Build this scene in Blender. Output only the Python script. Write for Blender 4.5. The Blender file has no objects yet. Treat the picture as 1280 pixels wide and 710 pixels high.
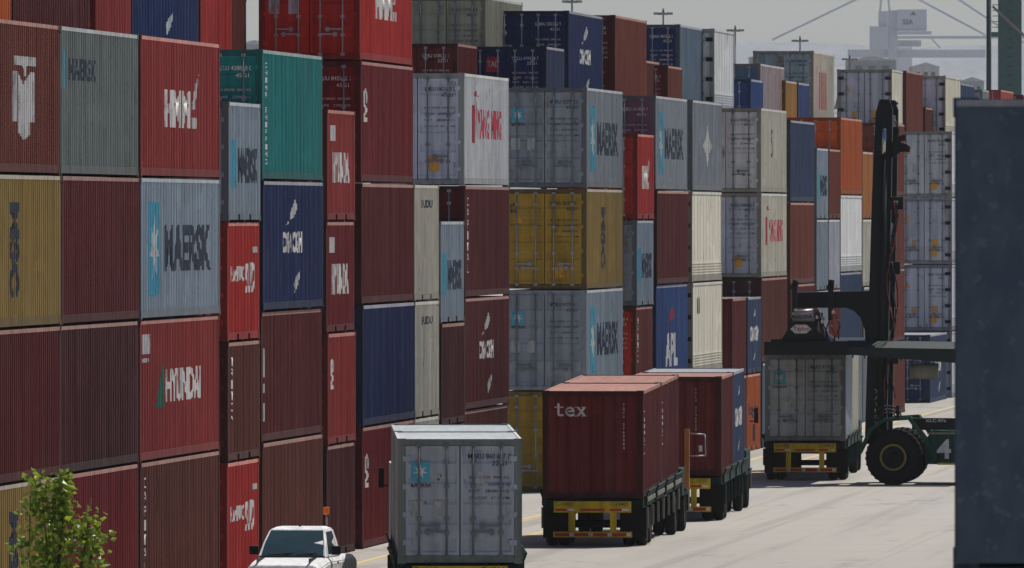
import bpy, bmesh, math, random
from mathutils import Matrix, Vector, noise
R = math.radians
random.seed(7)
scene = bpy.context.scene
COL = scene.collection
# ------------------------------------------------------------------ camera, light, exposure
F = 15400.0                      # focal length in pixels of the 1280 px wide photograph
HC = 7.95                        # camera height
YH = 270.0                       # horizon row in the photograph
PSI = math.atan(1460.0 / F)      # the container rows run towards x = 2100
cam_d = bpy.data.cameras.new('camera'); cam = bpy.data.objects.new('camera', cam_d); COL.objects.link(cam)
cam_d.sensor_width = 36.0; cam_d.lens = F / 1280 * 36.0
cam_d.clip_start = 5; cam_d.clip_end = 60000
cam_d.dof.use_dof = True; cam_d.dof.focus_distance = 300; cam_d.dof.aperture_fstop = 18
cam.location = (0, 0, HC)
cam.rotation_euler = (R(90) - math.atan((355 - YH) / F), 0, PSI)
scene.camera = cam
SUN_EL, SUN_AZ = R(60), R(34)
w = bpy.data.worlds.new('World'); scene.world = w; w.use_nodes = True
nt = w.node_tree; bg = nt.nodes['Background']
sky = nt.nodes.new('ShaderNodeTexSky'); sky.sky_type = 'NISHITA'; sky.sun_disc = False
sky.sun_elevation = SUN_EL; sky.sun_rotation = SUN_AZ
sky.air_density = 1.0; sky.dust_density = 1.0; sky.ozone_density = 3.5
tint = nt.nodes.new('ShaderNodeMix'); tint.data_type = 'RGBA'; tint.blend_type = 'MULTIPLY'; tint.inputs[0].default_value = 1
tint.inputs[7].default_value = (.92, .985, 1.11, 1); nt.links.new(sky.outputs[0], tint.inputs[6]); nt.links.new(tint.outputs[2], bg.inputs[0]); bg.inputs[1].default_value = 0.056
sl = bpy.data.lights.new('sun', 'SUN'); sl.energy = 4.6; sl.angle = R(0.5); sl.color = (1, .95, .88)
so = bpy.data.objects.new('sun', sl); COL.objects.link(so)
sd = Vector((math.sin(SUN_AZ) * math.cos(SUN_EL), math.cos(SUN_AZ) * math.cos(SUN_EL), math.sin(SUN_EL)))
so.rotation_euler = sd.to_track_quat('Z', 'Y').to_euler(); so.location = (0, 300, 200)
vs = scene.view_settings; vs.view_transform = 'Standard'; vs.look = 'None'; vs.gamma = 1; vs.exposure = 0.2
scene.render.engine = 'CYCLES'
cy = scene.cycles; cy.use_denoising = True; cy.max_bounces = 6; cy.volume_bounces = 1; cy.diffuse_bounces = 3; cy.transparent_max_bounces = 6
cy.caustics_reflective = False; cy.caustics_refractive = False
HAZE = 0.00003

# ------------------------------------------------------------------ helpers
def tag(o, label=None, cat=None, group=None, kind=None):
    if label: o['label'] = label
    if cat: o['category'] = cat
    if group: o['group'] = group
    if kind: o['kind'] = kind
    return o
def empty(name, loc=(0, 0, 0), rz=0):
    o = bpy.data.objects.new(name, None); COL.objects.link(o); o.location = loc; o.rotation_euler = (0, 0, rz)
    o.empty_display_size = .3
    return o
def link(name, me, mat=None, parent=None):
    o = bpy.data.objects.new(name, me); COL.objects.link(o)
    if parent: o.parent = parent
    if mat:
        if not me.materials: me.materials.append(None)
        o.material_slots[0].link = 'OBJECT'; o.material_slots[0].material = mat
    return o
def at(px, s):                   # world X, Y of a point seen at column px whose scale is s px per metre
    D = F / s; lat = (px - 640) / s
    return (-math.sin(PSI) * D + math.cos(PSI) * lat, math.cos(PSI) * D + math.sin(PSI) * lat)
def zat(py, s): return HC - (py - YH) / s
def y_on_plane(px, X):
    return X / math.tan(math.atan((px - 640) / F) - PSI)
def head(vpx): return -(math.atan((vpx - 640) / F) - PSI)    # rotation about Z for a thing pointing to column vpx
class MB:
    def __init__(s): s.bm = bmesh.new()
    def box(s, x0, x1, y0, y1, z0, z1, m=None, bev=0):
        vs_ = [s.bm.verts.new((x, y, z)) for x in (x0, x1) for y in (y0, y1) for z in (z0, z1)]
        if m is not None:
            for v in vs_: v.co = m @ v.co
        fs = []
        for q in ((0, 1, 3, 2), (4, 6, 7, 5), (0, 4, 5, 1), (2, 3, 7, 6), (0, 2, 6, 4), (1, 5, 7, 3)):
            fs.append(s.bm.faces.new([vs_[i] for i in q]))
        if bev:
            es = list({e for f in fs for e in f.edges})
            bmesh.ops.bevel(s.bm, geom=es, offset=bev, segments=2, affect='EDGES', profile=.6)
        return s
    def cyl(s, a, b, r, n=12, r2=None, cap=True):
        a = Vector(a); b = Vector(b); d = b - a
        q = d.to_track_quat('Z', 'Y').to_matrix()
        r2 = r if r2 is None else r2
        A = [s.bm.verts.new(a + q @ Vector((r * math.cos(t), r * math.sin(t), 0))) for t in [2 * math.pi * k / n for k in range(n)]]
        B = [s.bm.verts.new(b + q @ Vector((r2 * math.cos(t), r2 * math.sin(t), 0))) for t in [2 * math.pi * k / n for k in range(n)]]
        for k in range(n):
            f = s.bm.faces.new((A[k], A[(k + 1) % n], B[(k + 1) % n], B[k])); f.smooth = True
        if cap: s.bm.faces.new(A[::-1]); s.bm.faces.new(B)
        return s
    def path(s, pts, r, n=8):
        for a, b in zip(pts, pts[1:]): s.cyl(a, b, r, n)
        return s
    def bar(s, a, b, wx, wz):      # square bar between two points
        a = Vector(a); b = Vector(b); d = (b - a); L = d.length
        q = d.to_track_quat('Y', 'Z').to_matrix().to_4x4()
        return s.box(-wx / 2, wx / 2, 0, L, -wz / 2, wz / 2, Matrix.Translation(a) @ q)
    def plate(s, pts, y0, y1, m=None):   # polygon in x-z extruded in y
        a = [s.bm.verts.new((p[0], y0, p[1])) for p in pts]; b = [s.bm.verts.new((p[0], y1, p[1])) for p in pts]
        n = len(pts)
        s.bm.faces.new(a); s.bm.faces.new(b[::-1])
        for k in range(n): s.bm.faces.new((a[k], b[k], b[(k + 1) % n], a[(k + 1) % n]))
        if m is not None:
            for v in a + b: v.co = m @ v.co
        return s
    def plate_x(s, pts, x0, x1):         # polygon in y-z extruded in x
        a = [s.bm.verts.new((x0, p[0], p[1])) for p in pts]; b = [s.bm.verts.new((x1, p[0], p[1])) for p in pts]
        n = len(pts)
        s.bm.faces.new(a); s.bm.faces.new(b[::-1])
        for k in range(n): s.bm.faces.new((a[k], b[k], b[(k + 1) % n], a[(k + 1) % n]))
        return s
    def lathe_x(s, prof, n=32, cx=0, cy=0, cz=0):   # profile of (x, radius) round the x axis
        rings = []
        for x, r in prof:
            rings.append([s.bm.verts.new((cx + x, cy + r * math.cos(t), cz + r * math.sin(t))) for t in [2 * math.pi * k / n for k in range(n)]])
        for A, B in zip(rings, rings[1:]):
            for k in range(n):
                f = s.bm.faces.new((A[k], A[(k + 1) % n], B[(k + 1) % n], B[k])); f.smooth = True
        return s
    def mesh(s, name):
        bmesh.ops.recalc_face_normals(s.bm, faces=s.bm.faces)
        me = bpy.data.meshes.new(name); s.bm.to_mesh(me); s.bm.free(); return me
    def build(s, name, mat, parent=None):
        return link(name, s.mesh(name), mat, parent)

# ------------------------------------------------------------------ materials
def new_mat(name):
    m = bpy.data.materials.new(name); m.use_nodes = True
    return m, m.node_tree, m.node_tree.nodes['Principled BSDF']
def mixc(n, fac, a, b):
    x = n.nodes.new('ShaderNodeMix'); x.data_type = 'RGBA'
    for sock, v in ((x.inputs[0], fac), (x.inputs[6], a), (x.inputs[7], b)):
        if isinstance(v, bpy.types.NodeSocket): n.links.new(v, sock)
        elif isinstance(v, tuple): sock.default_value = (*v, 1)
        else: sock.default_value = v
    return x.outputs[2]
def noise_tex(n, vec, scale, sc=(1, 1, 1), detail=3, rough=.55):
    mp = n.nodes.new('ShaderNodeMapping'); mp.inputs['Scale'].default_value = sc
    n.links.new(vec, mp.inputs[0])
    t = n.nodes.new('ShaderNodeTexNoise'); t.inputs['Scale'].default_value = scale
    t.inputs['Detail'].default_value = detail; t.inputs['Roughness'].default_value = rough
    n.links.new(mp.outputs[0], t.inputs['Vector']); return t.outputs[0]
def ramp(n, fac, a, b, lo=0., hi=1.):
    r = n.nodes.new('ShaderNodeMapRange'); r.inputs[1].default_value = a; r.inputs[2].default_value = b
    r.inputs[3].default_value = lo; r.inputs[4].default_value = hi; n.links.new(fac, r.inputs[0]); return r.outputs[0]
def paint(name, c, rust=.35, fade=.25, rough=.6, metal=0, spec=.13, rustc=(.13, .055, .03)):
    m, n, b = new_mat(name)
    g = n.nodes.new('ShaderNodeNewGeometry').outputs['Position']
    oi = n.nodes.new('ShaderNodeObjectInfo')
    big = noise_tex(n, g, .22, (1, .6, .6), 3)
    faded = tuple(min(1, x * .85 + .03) for x in c)
    dark = tuple(x * .58 for x in c)
    col = mixc(n, ramp(n, big, .35, .7, 0, fade * 2), c, faded)
    st = noise_tex(n, g, 5.0, (1, 1, .05), 4, .65)
    col = mixc(n, ramp(n, st, .40, .66, 0, .85), col, dark)
    col = mixc(n, ramp(n, noise_tex(n, g, 2.3, (1, 1, .06), 3), .52, .72, 0, .5), col, faded)
    ru = noise_tex(n, g, 1.6, (1, 1, .32), 5, .7)
    col = mixc(n, ramp(n, ru, .60, .72, 0, rust), col, rustc)
    sc = noise_tex(n, g, 5.5, (1, 1.6, .5), 6, .75)
    col = mixc(n, ramp(n, sc, .62, .70, 0, rust * 1.1), col, tuple(x * .45 + .02 for x in rustc))
    pt = noise_tex(n, g, .9, (1, .5, 1.4), 2, .4)
    col = mixc(n, ramp(n, pt, .60, .63, 0, .22), col, tuple(min(1, x * 1.25 + .015) for x in c))
    hs = n.nodes.new('ShaderNodeHueSaturation'); n.links.new(col, hs.inputs['Color'])
    n.links.new(ramp(n, oi.outputs['Random'], 0, 1, .9, 1.12), hs.inputs['Value'])
    n.links.new(hs.outputs[0], b.inputs['Base Color'])
    n.links.new(ramp(n, st, .3, .8, rough, min(1, rough + .3)), b.inputs['Roughness'])
    b.inputs['Metallic'].default_value = metal; b.inputs['Specular IOR Level'].default_value = spec
    bu = n.nodes.new('ShaderNodeBump'); bu.inputs['Strength'].default_value = .5; bu.inputs['Distance'].default_value = .03
    n.links.new(noise_tex(n, g, 1.1, (1, 1, 1), 3), bu.inputs['Height']); n.links.new(bu.outputs[0], b.inputs['Normal'])
    return m
def flat(name, c, rough=.6, metal=0, spec=.3):
    m, n, b = new_mat(name)
    g = n.nodes.new('ShaderNodeNewGeometry').outputs['Position']
    t = noise_tex(n, g, 2.5, (1, 1, .4), 4)
    n.links.new(mixc(n, ramp(n, t, .35, .7, 0, .6), c, tuple(x * .7 for x in c)), b.inputs['Base Color'])
    b.inputs['Roughness'].default_value = rough; b.inputs['Metallic'].default_value = metal
    b.inputs['Specular IOR Level'].default_value = spec
    return m
PC = dict(
    maroon=(.118, .012, .010), plum=(.075, .013, .014), brown=(.125, .028, .016), rustred=(.18, .040, .024), crimson=(.18, .012, .016),
    red=(.46, .025, .018), rosered=(.34, .034, .03), salmon=(.48, .10, .07), grey=(.27, .295, .32), maersk=(.28, .34, .39), greygreen=(.19, .215, .20),
    navy=(.009, .024, .10), blue=(.03, .075, .22), slate=(.035, .062, .13), teal=(.012, .195, .185), ochre=(.29, .19, .05), yellow=(.40, .235, .025),
    white=(.58, .59, .58), cream=(.57, .54, .43), lavender=(.47, .48, .54), orange=(.52, .105, .02), paleorange=(.52, .20, .06), mauve=(.16, .10, .14),
    olive=(.30, .295, .21), palegrey=(.40, .43, .48), bluegrey=(.12, .175, .23), ice=(.30, .38, .41), pinkish=(.38, .31, .30), darkgreen=(.02, .07, .055), deepnavy=(.03, .048, .078))
M = {k: paint('paint_' + k, v, rust=.85 if min(v) > .1 else .55) for k, v in PC.items()}
for k_, v_ in PC.items():
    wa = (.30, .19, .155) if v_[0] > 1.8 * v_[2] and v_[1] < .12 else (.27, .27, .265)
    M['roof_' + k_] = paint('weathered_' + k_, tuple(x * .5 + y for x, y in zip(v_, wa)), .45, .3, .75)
    M['shade_grime_' + k_] = paint('grimy_shaded_' + k_, tuple(x * .42 + .008 for x in v_), .3, .1, .8)  # darker copy for frames and bottom rails: dirt plus shade put into the colour
def ink(name, c):
    m, n, b = new_mat(name); b.inputs['Base Color'].default_value = (*c, 1); b.inputs['Roughness'].default_value = .7; b.inputs['Specular IOR Level'].default_value = .2
    g = n.nodes.new('ShaderNodeNewGeometry').outputs['Position']
    t = noise_tex(n, g, 4.0, (1, 1, .25), 5, .75); tr_ = n.nodes.new('ShaderNodeBsdfTransparent'); mx = n.nodes.new('ShaderNodeMixShader')
    n.links.new(ramp(n, t, .50, .66, .06, .75), mx.inputs[0]); n.links.new(b.outputs[0], mx.inputs[1]); n.links.new(tr_.outputs[0], mx.inputs[2])
    n.links.new(mx.outputs[0], n.nodes['Material Output'].inputs[0]); return m
M['white_ink'] = ink('white_ink', (.62, .60, .57)); M['dark_ink'] = ink('dark_ink', (.02, .03, .05)); M['red_ink'] = ink('red_ink', (.45, .03, .06))
M['sky_ink'] = ink('sky_ink', (.08, .36, .48)); M['green_ink'] = ink('green_ink', (.02, .16, .10)); M['orange_ink'] = ink('orange_ink', (.65, .30, .03))
M['grey_ink'] = ink('grey_ink', (.42, .42, .42)); M['pink_ink'] = ink('pink_ink', (.50, .20, .17))
M['rod'] = flat('galvanised_rod', (.30, .30, .31), .45, .6); M['black'] = flat('black_steel', (.007, .007, .008), .6, 0, .2)
M['rod_dark'] = flat('dark_rod', (.16, .17, .19), .5, .3)
M['rubber'] = flat('tyre_rubber', (.010, .010, .010), .9, 0, .15); M['rim'] = flat('rim_steel', (.22, .19, .12), .5, .4)
M['cart_green'] = paint('cart_green', (.006, .030, .022), .25, .05); M['safety'] = paint('safety_yellow', (.60, .42, .02), .25, .1)
M['guide'] = paint('guide_steel', (.20, .20, .16), .5, .2)
M['tr_white'] = paint('tractor_white', (.5, .5, .48), .1, .1); M['car_white'] = paint('car_white', (.75, .76, .77), 0, .05, .25)
M['glass'], _n, _b = new_mat('dark_glass'); _b.inputs['Base Color'].default_value = (.02, .045, .055, 1); _b.inputs['Roughness'].default_value = .12
M['tl_red'] = flat('tail_red', (.4, .02, .01), .3); M['beacon'] = flat('beacon_orange', (.85, .18, .01), .3)
M['machine'] = flat('machine_paint', (.005, .009, .011), .55, 0, .18); M['mach_green'] = paint('machine_green', (.008, .055, .032), .3, .15)
M['hose'] = flat('hose', (.015, .012, .012), .5); M['hose_red'] = flat('red_hose', (.25, .03, .02), .5); M['beam_green'] = flat('beam_green', (.006, .016, .016), .5); M['ring'] = flat('ring_yellow', (.26, .20, .05)); M['chrome'] = flat('ram', (.5, .5, .52), .2, 1)
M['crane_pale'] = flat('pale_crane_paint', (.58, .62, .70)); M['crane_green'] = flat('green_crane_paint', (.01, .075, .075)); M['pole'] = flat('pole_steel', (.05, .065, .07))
M['mast_grey'] = flat('mast_grey', (.20, .22, .24))
M['line'] = flat('line_paint', (.55, .42, .16), .7)

M['slab'], n, b = new_mat('scuffed_navy_paint'); g = n.nodes.new('ShaderNodeNewGeometry').outputs['Position']
c_ = mixc(n, ramp(n, noise_tex(n, g, 7, (1, 1, .5), 3, .5), .42, .62), (.062, .082, .112), (.078, .10, .13))
c_ = mixc(n, ramp(n, noise_tex(n, g, 11, (1, 1, 1), 4, .6), .60, .68, 0, .6), c_, (.125, .155, .185))
n.links.new(c_, b.inputs['Base Color']); b.inputs['Roughness'].default_value = .7; b.inputs['Specular IOR Level'].default_value = .2
# ------------------------------------------------------------------ ground
m, n, b = new_mat('concrete')
g = n.nodes.new('ShaderNodeNewGeometry').outputs['Position']
c1 = mixc(n, ramp(n, noise_tex(n, g, .03, (1, .15, 1), 5, .6), .35, .68), (.33, .308, .268), (.245, .228, .198))
c1 = mixc(n, ramp(n, noise_tex(n, g, .55, (1, .04, 1), 4, .6), .5, .72, 0, .45), c1, (.20, .188, .172))
c1 = mixc(n, ramp(n, noise_tex(n, g, .35, (1, .3, 1), 6, .75), .56, .68, 0, .6), c1, (.13, .12, .11))
c1 = mixc(n, ramp(n, noise_tex(n, g, 1.1, (1, .012, 1), 3, .6), .56, .66, 0, .38), c1, (.14, .13, .12))
c1 = mixc(n, ramp(n, noise_tex(n, g, 1.6, (1, .25, 1), 5, .8), .64, .70, 0, .55), c1, (.07, .065, .06))
c1 = mixc(n, ramp(n, noise_tex(n, g, .12, (.5, .12, 1), 4, .7), .56, .60, 0, .3), c1, (.42, .40, .36))
sx = n.nodes.new('ShaderNodeSeparateXYZ'); n.links.new(g, sx.inputs[0])
def joint(sock, pitch, wid):
    a = n.nodes.new('ShaderNodeMath'); a.operation = 'PINGPONG'; n.links.new(sock, a.inputs[0]); a.inputs[1].default_value = pitch
    return ramp(n, a.outputs[0], 0, wid, .3, 0)
c1 = mixc(n, joint(sx.outputs[0], 2.3, .05), c1, (.12, .11, .10))
c1 = mixc(n, joint(sx.outputs[1], 3.1, .35), c1, (.19, .18, .165))
n.links.new(c1, b.inputs['Base Color']); b.inputs['Roughness'].default_value = .85
M['concrete'] = m
bm = bmesh.new()
vsx = [bm.verts.new(p) for p in ((-4000, -60, 0), (4000, -60, 0), (4000, 12000, 0), (-4000, 12000, 0))]; bm.faces.new(vsx)
me = bpy.data.meshes.new('ground'); bm.to_mesh(me); bm.free()
tag(link('ground', me, M['concrete']), 'pale grey concrete yard with dark tyre stains and slab joints', kind='structure')
for X, wd in ((-30.15, .14), (-28.5, .14)):
    mb = MB(); mb.box(X - wd / 2, X + wd / 2, 120, 1100, .001, .005)
    tag(mb.build('lane_line', M['line']), 'thin yellow lane line painted along the foot of the stacks', kind='structure')

# ------------------------------------------------------------------ container parts (meshes shared by size)
W = 2.438
CACHE = {}
PITCH = .278
def prof(u, depth=.042):          # 0 = outer rib, -depth = valley
    t = (u / PITCH) % 1.0
    if t < .26: k = 0
    elif t < .5: k = (t - .26) / .24
    elif t < .76: k = 1
    else: k = 1 - (t - .76) / .24
    return -depth * k
BREAKS = (0, .26, .5, .76)
def breaks(u0, u1):
    out = []; i = math.floor(u0 / PITCH)
    while i * PITCH < u1:
        for f in BREAKS:
            v = (i + f) * PITCH
            if u0 + 1e-4 < v < u1 - 1e-4: out.append(v)
        i += 1
    return out
def corr_sheet(mb, u0, u1, z0, z1, place, depth=.042):
    us = [u0] + breaks(u0, u1) + [u1]; pr = None
    for u in us:
        a = mb.bm.verts.new(place(u, prof(u, depth), z0)); c = mb.bm.verts.new(place(u, prof(u, depth), z1))
        if pr: mb.bm.faces.new((pr[0], a, c, pr[1]))
        pr = (a, c)
def rail(mb, sx_, L, H, part):
    h = W / 2
    rx0, rx1 = sorted((sx_ * (h - .004), sx_ * (h - .06)))
    if part == 'top': mb.box(rx0, rx1, .178, L - .178, H - .085, H - .01); return
    # bottom rail, fork pockets left open on short boxes
    if L < 7:
        cuts = [(.178, L / 2 - 1.22), (L / 2 - .86, L / 2 + .86), (L / 2 + 1.22, L - .178)]
        for a, c in cuts: mb.box(rx0, rx1, a, c, .03, .19)
        mb.box(rx0, rx1, L / 2 - 1.22, L / 2 - .86, .15, .19); mb.box(rx0, rx1, L / 2 + .86, L / 2 + 1.22, .15, .19)
    else:
        mb.box(rx0, rx1, .178, L - .178, .03, .19)

def frame_mesh(L, H, reefer=False, part='frame', sd=0):
    k = ('frame', L, H, reefer, part, sd)
    if k in CACHE: return CACHE[k]
    mb = MB(); h = W / 2
    for sx_ in ((-1, 1) if part == 'frame' else (sd,)):
        if part != 'frame':
            rail(mb, sx_, L, H, part); continue
        px0, px1 = sorted((sx_ * (h - .006), sx_ * (h - .15)))
        for y0, y1 in ((.006, .14), (L - .14, L - .006)):
            mb.box(px0, px1, y0, y1, .118, H - .118)
        for y0, y1 in ((-.0, .178), (L - .178, L)):
            cx0, cx1 = sorted((sx_ * (h + .003), sx_ * (h - .162)))
            for z0, z1 in ((0, .118), (H - .118, H + .004)):
                mb.box(cx0, cx1, y0 - .003, y1 + .003, z0, z1)
    if part != 'frame': CACHE[k] = mb.mesh(part + '_rail'); return CACHE[k]
    for y0, y1 in ((.01, .13), (L - .13, L - .01)):
        mb.box(-h + .162, h - .162, y0, y1, .02, .15); mb.box(-h + .162, h - .162, y0, y1, H - .13, H - .006)
    mb.box(-h + .062, h - .062, .14, L - .14, .12, .15)       # floor
    for q in range(1, int(L / .6)): mb.box(-h + .062, h - .062, q * .6 - .03, q * .6 + .03, .03, .118)
    CACHE[k] = mb.mesh('frame'); return CACHE[k]
def side_mesh(L, H, sgn, reefer=False):
    k = ('side', L, H, sgn, reefer)
    if k in CACHE: return CACHE[k]
    mb = MB(); h = W / 2
    if reefer:
        x0, x1 = sorted((sgn * (h - .02), sgn * (h - .06)))
        mb.box(x0, x1, .14, L - .14, .19, H - .085)
        for q in range(5): # low scuff ridges
            r0, r1 = sorted((sgn * (h - .004), sgn * (h - .022))); mb.box(r0, r1, .15, L - .15, .24 + q * .085, .27 + q * .085)
        for q in range(1, int(L / 1.2) + 1):
            if q * 1.2 < L - .2: r0, r1 = sorted((sgn * (h - .014), sgn * (h - .022))); mb.box(r0, r1, q * 1.2, q * 1.2 + .03, .70, H - .09)
    else:
        corr_sheet(mb, .14, L - .14, .19, H - .085, lambda u, d, z: (sgn * (h - .008 + d), u, z))
    CACHE[k] = mb.mesh('side_wall'); return CACHE[k]
def end_mesh(H, y, sgn, smooth=False):
    k = ('end', H, y, sgn, smooth)
    if k in CACHE: return CACHE[k]
    mb = MB(); h = W / 2
    if smooth:
        mb.box(-h + .02, h - .02, -.03, -.005, .02, H - .012, bev=.01)
    else:
        corr_sheet(mb, -h + .15, h - .15, .15, H - .13, lambda u, d, z: (u, y + sgn * (d - .02), z), .045)
    CACHE[k] = mb.mesh('end_wall'); return CACHE[k]
def roof_mesh(L, H, reefer=False):
    k = ('roof', L, H, reefer)
    if k in CACHE: return CACHE[k]
    mb = MB(); h = W / 2; hi = H - .022
    ys = [.13]
    y = .35
    while y < L - .35:
        ys += [y, y + .05, y + .15, y + .2]; y += .42
    ys.append(L - .13); pr = None
    for i, y in enumerate(ys):
        j = (i - 1) % 4; d = 0 if (reefer or i in (0, len(ys) - 1) or j in (0, 3)) else -.02
        a = mb.bm.verts.new((-h + .06, y, hi + d)); c = mb.bm.verts.new((h - .06, y, hi + d))
        if pr: mb.bm.faces.new((pr[0], pr[1], c, a))
        pr = (a, c)
    CACHE[k] = mb.mesh('roof'); return CACHE[k]
def door_mesh(H, sgn, reefer=False):
    k = ('door', H, sgn, reefer)
    if k in CACHE: return CACHE[k]
    mb = MB(); h = W / 2
    x0, x1 = (.012, h - .155) if sgn > 0 else (-h + .155, -.012)
    z0, z1 = .16, H - .14
    mb.box(x0, x1, .05, .075, z0, z1)
    if reefer:
        mb.box(x0 + .03, x1 - .03, .035, .05, z0 + .03, z1 - .03)
    else:
        # rim and raised horizontal bands
        mb.box(x0, x0 + .06, .02, .05, z0, z1); mb.box(x1 - .06, x1, .02, .05, z0, z1)
        mb.box(x0 + .06, x1 - .06, .02, .05, z0, z0 + .07); mb.box(x0 + .06, x1 - .06, .02, .05, z1 - .07, z1)
        nb = 5; step = (z1 - z0 - .14) / nb
        for q in range(1, nb):
            zc = z0 + .07 + q * step; y_f, y_b = .026, .05
            mb.bm.faces.ensure_lookup_table()
            pts = [(y_b, zc - .17), (y_f, zc - .12), (y_f, zc + .12), (y_b, zc + .17)]
            mb.plate_x(pts, x0 + .06, x1 - .06)
    for q in range(4):       # hinges
        zc = z0 + .25 + q * (z1 - z0 - .5) / 3
        if reefer: continue
        a, c = (x1 - .10, x1 + .05) if sgn > 0 else (x0 - .05, x0 + .10)
        mb.box(a, c, .0, .02, zc - .05, zc + .05)
    CACHE[k] = mb.mesh('door'); return CACHE[k]
def hinge_mesh(H, sgn, q):
    k = ('hinge', H, sgn, q)
    if k in CACHE: return CACHE[k]
    zc = .41 + q * (H - .8) / 3; h = W / 2
    a, c = sorted((sgn * (h - .30), sgn * (h - .06))); mb = MB().box(a, c, -.012, .03, zc - .07, zc + .07)
    CACHE[k] = mb.mesh('hinge'); return CACHE[k]
def rod_mesh(H, x):
    k = ('rod', H, x)
    if k in CACHE: return CACHE[k]
    mb = MB()
    mb.cyl((x, -.005, .13), (x, -.005, H - .11), .019, 8)
    for z in (.14, .6, H * .36, H * .62, H - .45, H - .13):
        mb.box(x - .05, x + .05, -.02, .022, z - .035, z + .035)
    CACHE[k] = mb.mesh('lock_rod'); return CACHE[k]
def handle_mesh(x, z, sgn):
    k = ('handle', x, z, sgn)
    if k in CACHE: return CACHE[k]
    mb = MB(); mb.box(min(x, x + sgn * .42), max(x, x + sgn * .42), -.035, -.02, z - .02, z + .02); mb.box(x + sgn * .36 - .04, x + sgn * .36 + .04, -.025, .02, z - .06, z + .05)
    CACHE[k] = mb.mesh('door_handle'); return CACHE[k]

# ------------------------------------------------------------------ lettering
TC = {}
def text_bm(txt, bold=.02, shear=0):
    k = (txt, bold, shear)
    if k not in TC:
        cu = bpy.data.curves.new('t', 'FONT'); cu.body = txt; cu.size = 1; cu.offset = bold; cu.shear = shear; cu.resolution_u = 3
        o = bpy.data.objects.new('t', cu); me = bpy.data.meshes.new_from_object(o)
        bpy.data.objects.remove(o); bpy.data.curves.remove(cu)
        vs_ = [v.co for v in me.vertices]
        x0 = min(v.x for v in vs_); x1 = max(v.x for v in vs_); y0 = min(v.y for v in vs_); y1 = max(v.y for v in vs_)
        for v in me.vertices: v.co = ((v.co.x - x0) / (x1 - x0), (v.co.y - y0) / (y1 - y0), (x1 - x0) / (y1 - y0))
        asp = (x1 - x0) / (y1 - y0)
        TC[k] = (me, asp)
    return TC[k]
def add_text(bm, txt, u, v, hgt, wid=None, bold=.02, rot=False, shear=0):
    """text with its box from (u, v) lower left; rot stands the word on end, reading upwards"""
    me, asp = text_bm(txt, bold, shear); wid = wid or hgt * asp
    old = len(bm.verts); bm.from_mesh(me); bm.verts.ensure_lookup_table()
    for q in bm.verts[old:] if old else bm.verts:
        a, c = q.co.x * wid, q.co.y * hgt
        q.co = (u + hgt - c, v + a, 0) if rot == 1 else ((u + c, v + wid - a, 0) if rot == 2 else (u + a, v + c, 0))
def add_stack(bm, txt, u, v, hgt, wid, step):      # letters one above the other
    for i, ch in enumerate(txt):
        if ch != ' ': add_text(bm, ch, u, v - i * step, hgt, wid)
def add_poly(bm, pts):
    bm.faces.new([bm.verts.new((p[0], p[1], 0)) for p in pts])
def add_star(bm, u, v, r, ri, n=7):
    c = bm.verts.new((u, v, .0015)); ring = []
    for k in range(2 * n):
        t = math.pi / 2 + math.pi * k / n; q = r if k % 2 == 0 else ri
        ring.append(bm.verts.new((u + q * math.cos(t), v + q * math.sin(t), .0015)))
    for k in range(2 * n): bm.faces.new((c, ring[k], ring[(k + 1) % (2 * n)]))
def drape(bm, place, corr, depth=.042):
    if corr and len(bm.verts):
        us = [v.co.x for v in bm.verts]
        for u in breaks(min(us), max(us)):
            bmesh.ops.bisect_plane(bm, geom=bm.verts[:] + bm.edges[:] + bm.faces[:], plane_co=(u, 0, 0), plane_no=(1, 0, 0), dist=1e-5)
    for v in bm.verts: v.co = place(v.co.x, (prof(v.co.x, depth) if corr else 0) + .004 + v.co.z, v.co.y)
def rect(u0, u1, v0, v1): return [(u0, v0), (u1, v0), (u1, v1), (u0, v1)]
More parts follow.
